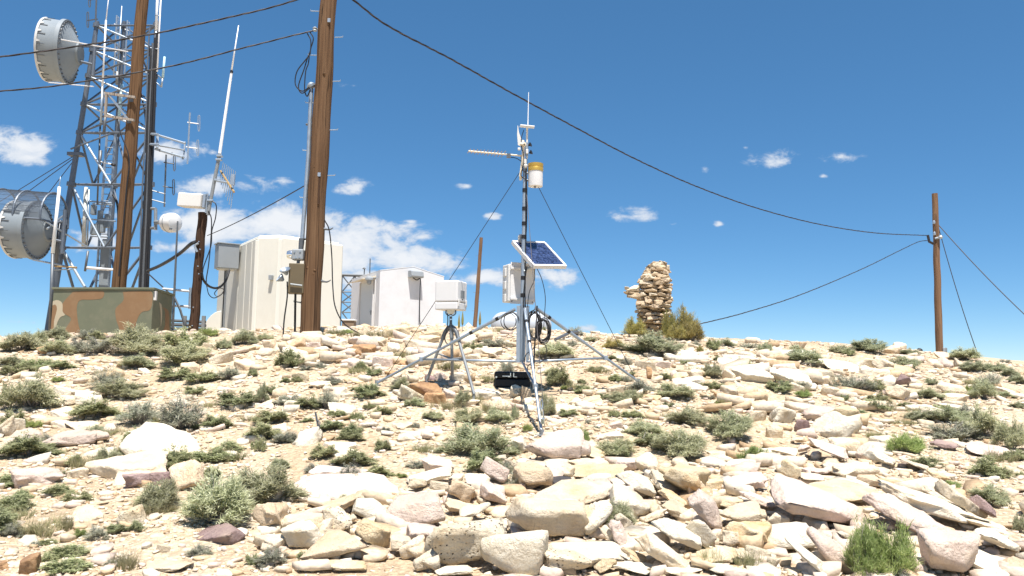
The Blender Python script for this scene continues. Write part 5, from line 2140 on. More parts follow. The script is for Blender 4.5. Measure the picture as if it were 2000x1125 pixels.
def rock_verts(seed, sub, planes=11, p=26, rough=0.05, slab=0.5):
    """a broken block: a ball cut back by random planes, edges slightly worn; fits a unit cube"""
    g = np.random.default_rng(seed)
    v, f = ico(sub)
    v = v.copy()
    n = g.normal(size=(planes, 3))
    n[:, 2] *= 0.45
    n /= np.linalg.norm(n, axis=1)[:, None]
    d = g.uniform(0.52, 0.86, planes)
    tl = g.normal(size=(2, 3)) * 0.13 + np.array([[0, 0, 1.0], [0, 0, -1.0]])
    tl /= np.linalg.norm(tl, axis=1)[:, None]
    n = np.concatenate([n, tl])
    d = np.concatenate([d, [slab * g.uniform(0.85, 1.15), slab]])
    q = np.maximum(v @ n.T, 0) / d[None, :]
    r = (np.sum(q ** p, axis=1) + 0.62 ** p) ** (-1.0 / p)
    if seed % 2:
        # a second block grown into the first: steps and re-entrant corners
        n2 = g.normal(size=(6, 3))
        n2[:, 2] *= 0.4
        n2 /= np.linalg.norm(n2, axis=1)[:, None]
        n2 = np.concatenate([n2, tl])
        d2 = np.concatenate([g.uniform(0.35, 0.9, 6), [slab * g.uniform(0.45, 0.8), slab * g.uniform(0.6, 0.95)]])
        q2 = np.maximum(v @ n2.T, 0) / d2[None, :]
        r2 = (np.sum(q2 ** p, axis=1) + 0.62 ** p) ** (-1.0 / p)
        r = np.maximum(r, r2)
    v = v * r[:, None]
    if rough and sub >= 2:
        off = g.uniform(0, 50, 3)
        dv = np.array([mnoise.noise(Vector(x * 2.1 + off)) + 0.5 * mnoise.noise(Vector(x * 5.3 + off)) + 0.35 * mnoise.noise(Vector(x * 11 + off)) - 0.9 * max(0, 0.16 - abs(mnoise.noise(Vector(x * 1.7 + off * 2)))) / 0.16 for x in v])
        v = v * (1 + rough * dv)[:, None]
    lo, hi = v.min(0), v.max(0)
    return (v - (lo + hi) / 2) / (hi - lo), f


def chip_verts(seed, n=9):
    """a small broken chip: convex hull of a few points"""
    g = np.random.default_rng(seed)
    bm = bmesh.new()
    for i in range(n):
        th = 2 * math.pi * (i + g.uniform(-0.35, 0.35)) / n
        for zz in (-1, 1):
            rr = g.uniform(0.55, 1.0)
            bm.verts.new((rr * math.cos(th), rr * math.sin(th), zz * g.uniform(0.35, 1.0)))
    res = bmesh.ops.convex_hull(bm, input=bm.verts)
    bmesh.ops.delete(bm, geom=[v for v in bm.verts if not v.link_faces], context='VERTS')
    bmesh.ops.triangulate(bm, faces=bm.faces)
    bm.verts.index_update()
    v = np.array([x.co[:] for x in bm.verts])
    f = np.array([[x.index for x in p.verts] for p in bm.faces])
    bm.free()
    lo, hi = v.min(0), v.max(0)
    return (v - (lo + hi) / 2) / (hi - lo), f


def mesh_np(name, v, f, mat, smooth=True):
    me = bpy.data.meshes.new(name)
    me.vertices.add(len(v))
    me.vertices.foreach_set('co', np.asarray(v, np.float32).ravel())
    k = f.shape[1]
    me.loops.add(f.size)
    me.loops.foreach_set('vertex_index', f.astype(np.int32).ravel())
    me.polygons.add(len(f))
    me.polygons.foreach_set('loop_start', np.arange(0, f.size, k, dtype=np.int32))
    me.polygons.foreach_set('loop_total', np.full(len(f), k, np.int32))
    me.update()
    if smooth:
        me.polygons.foreach_set('use_smooth', np.ones(len(f), bool))
    me.materials.append(M[mat])
    return me


SHAPES_BIG = [rock_verts(100 + i, 4, 7 + i % 4, 90, 0.045, (0.42, 0.5, 0.6, 0.38)[i % 4]) for i in range(14)]
SHAPES_MID = [rock_verts(300 + i, 4, 6 + i % 4, 90, 0.045, (0.4, 0.5, 0.6)[i % 3]) for i in range(16)]
MESH_BIG = [mesh_np('rock', v, f, 'white', smooth=False) for v, f in SHAPES_BIG]
MESH_MID = [mesh_np('rock', v, f, 'white', smooth=False) for v, f in SHAPES_MID]


def rock_obj(name, me, mat):
    o = bpy.data.objects.new(name, me)
    COL.objects.link(o)
    o.material_slots[0].link = 'OBJECT'
    o.material_slots[0].material = M[mat]
    return o


# rocks by photograph box: x0 y0 x1 y1 tint tilt, in quarter pixels from a tile corner
TILES = {'A': (500, 845), 'B': (1000, 845), 'C': (1500, 845), 'D': (0, 845), 'E': (0, 620), 'F': (500, 620), 'G': (1000, 620), 'H': (1500, 620)}
ROCKS = {
    'A': '360 360 1090 510 k 4,450 270 830 365 k,520 490 830 660 t -12,0 550 210 790 t,165 620 520 800 c,210 690 520 950 w -10,500 580 770 800 s 20,420 770 870 1020 t -14,780 550 1050 690 w,780 650 1070 910 y 25,1030 480 1450 770 k,1180 290 1510 420 w -12,1320 200 1520 330 k,1490 350 1750 580 t 18,1490 550 1640 640 t,1640 340 1810 450 w,1730 390 1960 580 k 20,1750 190 2000 400 k 20,1190 710 1450 930 k,1140 830 1310 1010 c,1250 930 1420 1100 c,1060 810 1200 970 c,1390 640 1910 1080 s,1780 690 2250 1130 w 5,1420 1050 1660 1130 w,530 1010 830 1090 y,500 690 580 830 c,0 800 220 940 c,690 340 800 390 c,1370 380 1500 470 c,1200 360 1330 460 c,700 650 780 710 c,1010 700 1120 780 c,1580 540 1830 700 w -20,1840 590 1980 680 c,1870 180 1950 260 c,1940 210 2040 320 c',
    'B': '20 250 290 450 t,275 250 470 370 w,150 0 570 260 k,540 130 750 230 y 15,450 260 850 370 y,470 210 820 280 c,820 210 960 300 k,980 185 1120 345 c,800 280 1150 530 w 32,1060 340 1350 520 c 28,1100 235 1250 340 c 20,1150 240 1530 560 y 10,1350 350 1530 550 t -20,1500 360 1660 480 y,770 430 1080 680 w 10,10 480 600 840 c,220 400 780 620 c,480 530 780 830 w -42,560 360 810 450 s,280 360 500 450 d,790 615 970 800 s 35,750 690 930 920 k 45,690 740 840 880 c 35,1150 470 1380 590 y 20,1130 530 1420 680 c 24,1020 590 1220 720 c -24,1070 650 1530 950 w 30,1330 650 1580 900 w 34,1400 490 1690 770 k 38,1650 330 2000 480 k,1640 560 1950 740 c,1600 490 1790 600 y,1790 470 2050 600 k 15,1500 460 1600 580 c 40,300 830 870 1080 w,240 900 580 1130 s,960 780 1400 1090 c 32,860 920 1060 1040 c 20,760 1030 1120 1130 w,620 990 820 1130 y -30,1700 690 2000 920 y,1430 930 1740 1050 y,1640 920 1850 1010 c,1840 890 2000 1000 c,1550 1050 1800 1130 w,1220 1050 1440 1130 w,910 790 1010 880 c,1080 580 1150 650 c,960 700 1070 780 c,1570 790 1660 870 c,1660 770 1790 920 c',
    'C': '0 370 810 780 k 15,820 500 1380 810 k 13,880 400 1620 730 w 20,490 230 850 380 c 5,330 380 800 560 y,670 80 840 230 k -25,770 130 1000 290 w 20,500 50 690 180 c,1200 770 1580 1130 k,1550 730 2000 980 w 15,1550 960 2000 1130 w,1800 990 2050 1130 t,0 640 140 780 c,0 720 360 940 w,140 880 500 1130 w 30,300 710 630 1080 k 42,520 770 720 890 w 25,0 980 80 1080 c,80 220 270 400 y 24,310 270 500 350 k,250 330 430 400 c,190 40 280 80 c,0 120 220 190 w,240 110 330 180 k,330 50 650 230 k 20,1240 290 1400 390 y 18,1050 380 1180 470 t,1200 420 1420 560 c 20,1340 410 1740 700 c 30,1600 510 1800 710 p 35,1500 680 1860 780 c 10,950 900 1250 1130 k 42,720 340 880 420 t,1030 220 1260 310 c 20,1560 90 1860 180 k,1290 70 1460 130 p',
    'D': '130 235 500 410 k,690 165 1310 395 c,985 240 1240 425 p -12,1175 235 1430 415 p -16,1320 195 1620 455 t -20,540 260 700 350 c,630 90 930 200 w -8,1490 710 1900 870 p -14,940 520 1170 710 s -30,530 580 800 690 c,180 920 300 1110 b,1230 850 1340 920 c,150 800 330 880 w,0 1000 80 1070 b,1150 960 1520 1090 c -8,1120 1050 1250 1130 w,1710 110 1850 210 w 15,820 680 940 730 c',  # the rock under the large sagebrush takes the purple tint for the bush's shadow
    'E': '1030 850 1570 1060 w 6,450 860 810 1010 k,30 860 330 980 k -10,260 920 440 1020 k -18,0 760 100 920 c,90 770 200 870 w,270 760 560 830 t,410 790 570 850 w,510 800 750 870 c,790 830 920 890 k,420 600 600 690 c,600 570 780 690 w,430 520 570 610 w,400 700 600 770 w,280 165 520 270 b -18,1400 350 1540 440 t,590 300 700 340 w,310 300 410 350 c,210 190 310 230 c,1080 390 1170 430 w,1620 250 1830 350 c -16,1830 320 2000 400 t,1870 215 2000 250 y,1710 530 1840 570 w,0 380 80 430 c,830 120 930 170 p,1590 190 1670 240 c',
    'F': '230 140 400 240 t -20,210 230 400 320 w,60 170 150 250 t,0 235 150 290 c,140 190 240 260 c,400 180 510 250 k,510 155 650 220 y -10,650 170 710 220 w,720 145 880 220 k,750 200 930 290 b,840 240 1030 330 w -18,920 155 1010 215 t,1010 170 1130 270 w -22,1000 50 1190 140 y,1160 160 1360 230 c,1310 90 1460 150 y,1270 130 1430 185 c,1590 90 1760 150 y,1110 130 1220 180 c -20,660 290 830 390 k -20,910 290 1080 380 k,1130 330 1270 370 b,1700 225 1910 300 c,1880 275 2000 330 c,1600 210 1680 310 t 40,1630 280 1760 350 c,1180 440 1480 600 b 22,1100 500 1330 660 s 18,1320 560 1480 660 b,1510 530 1620 600 t,1470 560 1560 630 k,1550 580 1720 630 y,1690 530 1910 640 w 14,1550 610 1750 680 c,1800 640 1980 720 c,290 415 410 490 y,420 480 580 550 c,510 380 640 450 c -16,690 460 850 510 y 12,590 540 700 610 w,1010 410 1110 450 b,560 660 780 750 w 8,300 860 500 990 w -6,100 830 240 900 w,520 950 780 1030 w,570 1020 830 1080 w,1110 870 1310 950 w,1270 850 1460 910 w,1050 810 1210 860 c,1720 750 1850 810 c,180 700 340 750 w,180 600 280 650 w,0 650 130 700 c,670 580 780 620 w,1390 420 1490 480 k,1520 420 1640 480 w,1320 440 1400 490 p',
    'G': '1280 250 1440 330 w,1410 290 1540 340 w,970 320 1120 400 c,1110 330 1230 380 k,1050 380 1090 470 b,1200 410 1380 460 y,1250 450 1480 510 w -8,1390 400 1480 470 c,1340 370 1500 410 w,1650 400 1740 490 c,1740 380 2000 500 w,1720 500 1860 590 w 20,1640 520 1790 600 c 12,540 610 700 670 y,310 670 500 750 w,630 870 860 950 w -8,750 520 880 580 c,440 615 540 680 c,410 470 500 520 c,1800 640 2000 720 c,1840 700 2000 800 c,1030 595 1160 640 y,700 800 860 860 k -14,270 780 430 840 c -10,1530 1020 1800 1110 c,0 900 130 1060 w -30,1640 280 1900 330 w,-10 530 80 630 s,75 530 150 630 t,0 610 80 680 t,80 620 170 680 c,1590 580 1720 630 b,1990 840 2100 930 c',
    'H': '20 380 320 540 w 12,300 390 500 500 w,160 500 280 570 c,430 530 560 610 c,370 450 470 520 t,430 340 700 400 w,700 310 810 380 w,810 300 990 420 c 14,720 370 920 440 w,850 430 1030 520 w -14,1000 440 1130 540 p 16,900 520 1030 620 c 30,980 510 1140 640 c 36,400 320 530 370 c,900 210 1020 270 t,980 195 1070 240 c,1040 225 1160 280 c 14,1250 330 1370 370 t,1330 300 1440 380 k 38,1440 320 1540 380 c 30,1310 270 1410 310 t,1300 480 1550 600 c 18,1340 580 1540 640 c,1090 640 1330 730 w 16,1340 660 1620 720 w 8,1760 540 1950 590 w 10,1230 540 1330 600 c,190 180 290 240 t,0 660 230 830 w 22,240 670 480 800 k,210 780 330 880 p,310 690 730 950 w -38,500 640 740 900 y 48,720 790 890 860 c,0 800 150 880 c 16,810 910 960 990 w,500 940 700 1060 c',
}
TINT = {'w': 'white', 'c': 'cream', 'k': 'pink', 't': 'tan', 'y': 'yellow', 's': 'speck', 'b': 'brown', 'p': 'purple', 'd': 'dark'}
WORD = {'w': 'bleached white', 'c': 'cream', 'k': 'pinkish', 't': 'tan', 'y': 'ochre', 's': 'pitted speckled', 'b': 'rusty brown', 'p': 'dark purplish', 'd': 'blackish'}
ZONE = {'A': ('lying in the tumbled foreground rubble', 'foreground rubble rocks'), 'B': ('lying in the tumbled foreground rubble', 'foreground rubble rocks'), 'C': ('lying in the tumbled foreground rubble', 'foreground rubble rocks'),
        'D': ('on the open gravel near the dish side', 'rocks on the open gravel'), 'E': ('among the sagebrush below the camouflage shelter', 'rocks below the camouflage shelter'),
        'F': ('in the rock band below the shed and gauge', 'rocks below the shed and gauge'), 'G': ('between the weather station and the cairn slope', 'rocks on the cairn slope'), 'H': ('on the slope below the lone crest pole', 'rocks below the lone crest pole')}
HERO = {('A', 0): 'long pinkish ledge slab roofing a dark gap at the rubble edge', ('A', 7): 'tan block with a dark shaded end beside the pitted slab', ('A', 22): 'largest pitted speckled boulder slab in the rubble', ('A', 23): 'big bleached white slab leaning against the pitted boulder',
        ('B', 2): 'big pinkish pyramid shaped rock behind the rubble, by the front tripod foot', ('B', 15): 'broad cream slab topping the middle of the rubble', ('B', 27): 'long bleached slab tilted over a dark crevice', ('C', 0): 'longest pinkish white slab above the bright green bush',
        ('C', 1): 'tan tilted slab right behind the bright green bush', ('C', 2): 'long bleached slab lying above the tan tilted slab', ('C', 8): 'square pinkish block at the foot of the bright green bush', ('D', 1): 'broad cream slab lying on the gravel beside two purple stones', ('D', 4): 'orange brown slab leaning beside the purple stones',
        ('D', 7): 'rock coloured dark for the shade under the large sagebrush', ('D', 8): 'white rock edged with orange lichen alone on the gravel', ('E', 0): 'large bleached white boulder in front of the grey twiggy sagebrush', ('E', 14): 'rusty brown peaked rock below the camouflage shelter', ('E', 1): 'wide pinkish white slab beside the bleached boulder',
        ('F', 26): 'rusty brown slab propped below the gauge tripod', ('F', 27): 'pitted pale boulder holding up the rusty brown slab', ('F', 42): 'bleached rock beside the thin upright stick', ('H', 31): 'large bleached slab standing on edge above the rubble', ('H', 32): 'ochre slab backing the bleached upright slab', ('F', 13): 'ochre boulder on top of the rock band before the shed',
        ('G', 27): 'pitted pale stone under the black case', ('G', 28): 'tan stone beside the pitted stone under the black case'}


RLAND = {('A', 0): 'the pinkish ledge slab', ('A', 7): 'the dark ended tan block', ('A', 22): 'the largest pitted boulder', ('A', 23): 'the big leaning white slab', ('B', 2): 'the pinkish pyramid rock', ('B', 15): 'the broad cream slab', ('B', 27): 'the slab over the crevice', ('C', 0): 'the longest pinkish slab',
         ('C', 2): 'the long bleached slab', ('C', 8): 'the square pinkish block', ('D', 1): 'the slab by the purple stones', ('D', 7): 'the dark rock under the sagebrush', ('D', 8): 'the lichen edged rock', ('E', 0): 'the large bleached boulder', ('E', 14): 'the rusty peaked rock', ('E', 1): 'the wide pinkish slab', ('F', 26): 'the propped rusty slab',
         ('H', 31): 'the upright bleached slab', ('F', 13): 'the ochre boulder before the shed'}
LAND, RELAB = [], []


def place_rocks():
    count = 0
    for z, txt in ROCKS.items():
        ox, oy = TILES[z]
        for i, row in enumerate(txt.split(',')):
            p = row.split()
            x0, y0, x1, y1 = [float(q) / 4 for q in p[:4]]
            x0, x1, y0, y1 = x0 + ox, x1 + ox, y0 + oy, y1 + oy
            tn = p[4]
            tilt = float(p[5]) if len(p) > 5 else 0.0
            rnd = random.Random(count * 7 + 3)
            cx, cy = (x0 + x1) / 2, (y0 + y1) / 2
            g = G(cx, min(y1 + 4, 1140))
            d = g.y
            k = d / FPX
            ms = 1.24 if z in 'ABC' else 1.16
            wd, ht = (x1 - x0) * k * ms, (y1 - y0) * k * ms
            th = math.radians(abs(tilt))
            ln = (wd - min(ht * math.sin(th), wd * 0.3)) / max(0.6, math.cos(th)) if tilt else wd
            dp = max(wd, ht) * rnd.uniform(0.6, 0.85)
            see = max(0.06, -ray(cx, y1).z + 0.07)
            dp = min(dp, max(0.45 * wd, 0.8 * ht / (see + 0.13)))
            tk = max(0.30 * ht, ht - dp * (see + 0.13) - (ln * math.sin(th) * 0.6 if tilt else 0))
            tk = min(tk, 0.8 * ln + 0.05)
            tk *= 1.02
            dc = d + dp * (0.42 if z not in 'ABC' else 0.34)
            c = P(cx, cy, dc)
            if z in 'ABC':
                c.z += 0.015
            gz = Hs(c.x, c.y)
            drop = c.z - tk / 2 - gz
            if z not in 'ABC' and drop > 0.0:
                tk2 = tk + drop + 0.04
                c.z -= (tk2 - tk) / 2
                tk = tk2
            big = (x1 - x0) > 75
            kind = 'b' if big else 'm'
            n = len(SHAPES_BIG if big else SHAPES_MID)
            o = rock_obj('rock', (MESH_BIG if big else MESH_MID)[rnd.randrange(n)], TINT[tn])
            o.location = c
            o.scale = (ln, dp, tk)
            o.rotation_mode = 'YXZ'
            flip = math.pi if rnd.random() < 0.5 else 0
            o.rotation_euler = (math.radians(rnd.uniform(5, 21)), math.radians(tilt + rnd.uniform(-4, 4)), flip + math.radians(rnd.uniform(-14, 14)))
            if flip:
                o.rotation_euler.x *= -1
                o.rotation_euler.y *= -1
            zt, grp = ZONE[z]
            if (z, i) in HERO:
                tag(o, HERO[(z, i)], 'rock', grp)
                LAND.append((RLAND.get((z, i)), o))
            else:
                size = 'large' if (x1 - x0) > 85 else ('small' if (x1 - x0) < 36 else 'mid sized')
                form = 'tipped slab' if abs(tilt) > 26 else ('flat slab' if (x1 - x0) > 2.3 * (y1 - y0) else 'block')
                lab = '%s %s limestone %s' % (size, WORD[tn], form)
                tag(o, lab, 'rock', grp)
                RELAB.append((o, lab))
            count += 1
    return count


N_ROCKS = place_rocks()


def scatter(name, n, smin, smax, label, sub, mat, region=None, flat=(0.25, 0.55), dlo=3.9, dhi=19.0, seed=1, sink=0.25, powr=2.0, shapes=10, lift=None):
    """many small stones as one object"""
    g = np.random.default_rng(seed)
    protos = [chip_verts(900 + seed * 20 + i, 4 + sub) if sub < 4 else rock_verts(900 + seed * 20 + i, 2, 7, 80, 0.05, 0.45) for i in range(shapes)]
    d = np.exp(g.uniform(np.log(dlo), np.log(dhi), n))
    x = g.uniform(-0.86, 0.88, n) * d + g.uniform(-1, 1, n)
    # loose stones gather in patches and leave bare soil between
    pt = np.sin(x * 1.7 + 1.3 * np.sin(d * 1.1)) + np.sin(d * 2.3 + 1.7 * np.sin(x * 0.9 + 2)) + 0.8 * np.sin(x * 3.9 - d * 2.7)
    pk = g.random(n) < np.clip(0.62 + 0.33 * pt, 0.12, 1.0)
    x, d = x[pk], d[pk]
    if region is not None:
        keep = region(x, d, g)
        x, d = x[keep], d[keep]
    n = len(x)
    s = smin * (smax / smin) ** (g.random(n) ** powr)
    s = s * np.clip(d / 7, 0.75, 1.6)
    z = np.concatenate([H(x[i:i + 4000], d[i:i + 4000]) for i in range(0, n, 4000)])
    fl = g.uniform(*flat, n)
    sx, sy, sz = s, s * g.uniform(0.55, 1.0, n), s * fl
    yaw = g.uniform(0, 2 * np.pi, n)
    ty, tx = g.normal(0, 0.16, n), g.normal(0, 0.16, n)
    up = np.zeros(n) if lift is None else lift(x, d, g)
    cy_, sy_ = np.cos(yaw), np.sin(yaw)
    which = g.integers(0, shapes, n)
    VV, FF, base = [], [], 0
    for i in range(shapes):
        v, f = protos[i]
        ids = np.nonzero(which == i)[0]
        if not len(ids):
            continue
        q = v[None] * np.stack([sx[ids], sy[ids], sz[ids]], 1)[:, None, :]
        qx = q[..., 0] * cy_[ids, None] - q[..., 1] * sy_[ids, None]
        qy = q[..., 0] * sy_[ids, None] + q[..., 1] * cy_[ids, None]
        qz = q[..., 2] + qx * ty[ids, None] + qy * tx[ids, None]
        w = np.stack([qx + x[ids, None], qy + d[ids, None], qz + (z[ids] + sz[ids] * (0.5 - sink) + up[ids])[:, None]], -1)
        nv = v.shape[0]
        fo = f[None] + (np.arange(len(ids)) * nv)[:, None, None] + base
        VV.append(w.reshape(-1, 3))
        FF.append(fo.reshape(-1, 3))
        base += nv * len(ids)
    me = mesh_np(name, np.concatenate(VV), np.concatenate(FF), mat, smooth=False)
    o = bpy.data.objects.new(name, me)
    COL.objects.link(o)
    tag(o, label, 'gravel', None, 'stuff')
    return o


def chip_mat():
    """loose chips: each stone its own tone"""
    m, t, b = new_mat('loose_chips')
    L = t.links.new
    g = nd(t, 'ShaderNodeNewGeometry')
    cr = nd(t, 'ShaderNodeValToRGB')
    e = cr.color_ramp.elements
    e[0].position, e[0].color = 0.0, (0.44, 0.31, 0.19, 1)
    e[1].position, e[1].color = 1.0, (0.74, 0.68, 0.57, 1)
    for p, c in ((0.10, (0.58, 0.44, 0.28)), (0.3, (0.62, 0.515, 0.375)), (0.55, (0.66, 0.57, 0.44)), (0.7, (0.60, 0.48, 0.40)), (0.8, (0.70, 0.62, 0.49))):
        q = cr.color_ramp.elements.new(p)
        q.color = (*c, 1)
    L(g.outputs['Random Per Island'], cr.inputs[0])
    n = nd(t, 'ShaderNodeTexNoise')
    n.inputs['Scale'].default_value = 26
    n.inputs['Detail'].default_value = 6
    L(g.outputs['Position'], n.inputs['Vector'])
    mx = nd(t, 'ShaderNodeMix', data_type='RGBA', blend_type='MULTIPLY')
    mx.inputs[0].default_value = 1
    rg = nd(t, 'ShaderNodeMapRange')
    rg.inputs['From Min'].default_value, rg.inputs['From Max'].default_value = 0.3, 0.6
    rg.inputs['To Min'].default_value = 0.72
    L(n.outputs[0], rg.inputs['Value'])
    L(cr.outputs[0], mx.inputs[6])
    L(rg.outputs[0], mx.inputs[7])
    L(mx.outputs[2], b.inputs['Base Color'])
    b.inputs['Roughness'].default_value = 0.93
    b.inputs['Specular IOR Level'].default_value = 0.1
    bp = nd(t, 'ShaderNodeBump')
    bp.inputs['Strength'].default_value = 0.6
    bp.inputs['Distance'].default_value = 0.01
    L(n.outputs[0], bp.inputs['Height'])
    L(bp.outputs[0], b.inputs['Normal'])
    return m


M['loose'] = chip_mat()


def to_px(x, d):
    """photograph position of ground points (array)"""
    z = np.concatenate([H(x[i:i + 4000], d[i:i + 4000]) for i in range(0, len(x), 4000)])
    R = np.array(CAM)
    q = np.stack([x, d, z], 1) @ R
    return 1000 + FPX * q[:, 0] / -q[:, 2], 562.5 - FPX * q[:, 1] / -q[:, 2]


def rubble(x, d, g):
    px, py = to_px(x, d)
    w = (py > 900 + 0.10 * np.abs(px - 1150)) & (px > 520)
    w |= (px > 1380) & (py > 830) & (px < 1900) & (py > 830 + (px - 1600) * 0.35)
    w |= (py > 660) & (py < 712) & (px > 560) & (px < 960)
    w |= (px > 1280) & (px < 1800) & (py > 690 + (px - 1280) * 0.02) & (py < 760)
    w |= (px > 1380) & (px < 1700) & (py > 770) & (py < 860)
    return w & (g.random(len(x)) < 0.9)


scatter('gravel', 70000, 0.014, 0.065, 'fine pale limestone gravel spread over the whole slope', 1, 'loose', flat=(0.25, 0.6), seed=1, powr=1.6, shapes=16)
scatter('stone_litter', 6600, 0.045, 0.20, 'loose flat limestone chips littering the slope', 2, 'loose', region=lambda x, d, g: ~(rubble(x, d, g) & (d < 7.5) & (g.random(len(x)) < 0.75)), flat=(0.18, 0.45), seed=2, powr=2.0, dhi=18, shapes=20)
scatter('rubble_fill', 5200, 0.12, 0.40, 'broken stones filling the gaps of the rubble', 3, 'loose', region=rubble, flat=(0.18, 0.42), seed=3, powr=1.5, sink=0.2, shapes=22)
scatter('rubble_chips', 5000, 0.04, 0.15, 'small chips lodged between the rubble stones', 2, 'loose', region=rubble, flat=(0.25, 0.55), seed=4, powr=1.3, sink=0.1, shapes=20)


# ------------------------------------------------------------------ cairn
def cairn():
    D = 17.0
    k = D / FPX
    base = P(1276, 652, D)
    r = thing('cairn', 'tall dry stacked stone cairn with stones jutting from one side', 'cairn', at(base, Hs(base.x, D)))
    rnd = random.Random(4)
    # outline in photo px: row, left, right
    rows = [(652, 1258, 1296), (640, 1256, 1300), (628, 1248, 1306), (616, 1243, 1310), (604, 1242, 1311), (592, 1243, 1312), (580, 1246, 1311), (568, 1250, 1312), (556, 1248, 1310), (546, 1250, 1308), (536, 1253, 1306), (526, 1260, 1304), (518, 1267, 1302), (513, 1274, 1300)]
    zt = P(1285, 512, D).z
    mats = ('cairn', 'tan', 'cairn', 'cairn', 'cream')
    for a in range(int(len(rows) * 1.6) - 1):
        i = int(a / 1.6)
        f = a / 1.6 - i
        r0, r1 = rows[i], rows[min(i + 1, len(rows) - 1)]
        y, xl, xr = (r0[j] * (1 - f) + r1[j] * f for j in range(3))
        c = P((xl + xr) / 2, y, D)
        R = (xr - xl) / 2 * k * 1.06
        n = max(4, int(2 * math.pi * R / 0.26))
        ph = rnd.random() * 6
        for j in range(n):
            th = 2 * math.pi * (j + rnd.uniform(-0.2, 0.2)) / n + ph
            w_ = 2 * math.pi * R / n * rnd.uniform(0.8, 1.25)
            dp = rnd.uniform(0.16, 0.28)
            o = rock_obj('stone', rnd.choice(MESH_MID), rnd.choice(mats))
            o.parent = r  # near-black stone with tan patches
            q = c + Vector((math.cos(th), math.sin(th), 0)) * max(0.03, R - dp * rnd.uniform(0.36, 0.62))
            o.location = q + UP(rnd.uniform(-0.015, 0.015)) - r.location
            o.scale = (dp, w_, rnd.uniform(0.07, 0.125))
            o.rotation_euler = (rnd.uniform(-0.12, 0.12), rnd.uniform(-0.15, 0.15), th + rnd.uniform(-0.3, 0.3))
    # core and jutting stones
    for y in range(520, 652, 9):
        o = rock_obj('stone', MESH_MID[y % 7], 'cairn')
        o.parent = r
        o.location = P(1280, y, D + 0.02) - r.location
        o.scale = (0.42, 0.4, 0.13)
        o.rotation_euler = (0, 0, y)
    for (x, y, a, b_, tl) in ((1234, 565, 36, 12, -18), (1243, 578, 40, 13, 6), (1228, 572, 20, 7, 4), (1252, 571, 30, 14, 10), (1224, 563, 9, 7, 0), (1289, 516, 24, 9, -10), (1279, 520, 28, 11, 5), (1299, 523, 12, 10, 0), (1304, 531, 14, 4, 0)):
        o = rock_obj('stone', MESH_MID[(x + y) % 16], mats[x % 5])
        o.parent = r
        o.location = P(x, y, D - 0.05) - r.location
        o.scale = (a * k, 0.24, b_ * k)
        o.rotation_euler = (0.05, math.radians(tl), 0.2)


cairn()
# ------------------------------------------------------------------ shrubs


def blades(starts, dirs, lens, wid, g, bend=0.25, seg=2):
    """thin pointed leaves: arrays of start point, unit direction, length -> verts, faces (triangle strips)"""
    n = len(starts)
    side = np.cross(dirs, np.array([0, 0, 1.0]) + g.normal(size=(n, 3)) * 0.35)
    side /= np.linalg.norm(side, axis=1)[:, None] + 1e-9
    b = g.normal(size=(n, 3)) * bend
    w = wid * g.uniform(0.7, 1.3, n)
    v = np.empty((n, 5, 3))
    mid = starts + dirs * (lens * 0.55)[:, None]
    tip = starts + (dirs + b) * lens[:, None]
    v[:, 0] = starts - side * w[:, None] * 0.35
    v[:, 1] = starts + side * w[:, None] * 0.35
    v[:, 2] = mid - side * w[:, None] * 0.5
    v[:, 3] = mid + side * w[:, None] * 0.5
    v[:, 4] = tip
    f = np.array([[0, 1, 3], [0, 3, 2], [2, 3, 4]])
    return v.reshape(-1, 3), (f[None] + (np.arange(n) * 5)[:, None, None]).reshape(-1, 3)


def unit(a):
    return a / (np.linalg.norm(a, axis=1)[:, None] + 1e-9)


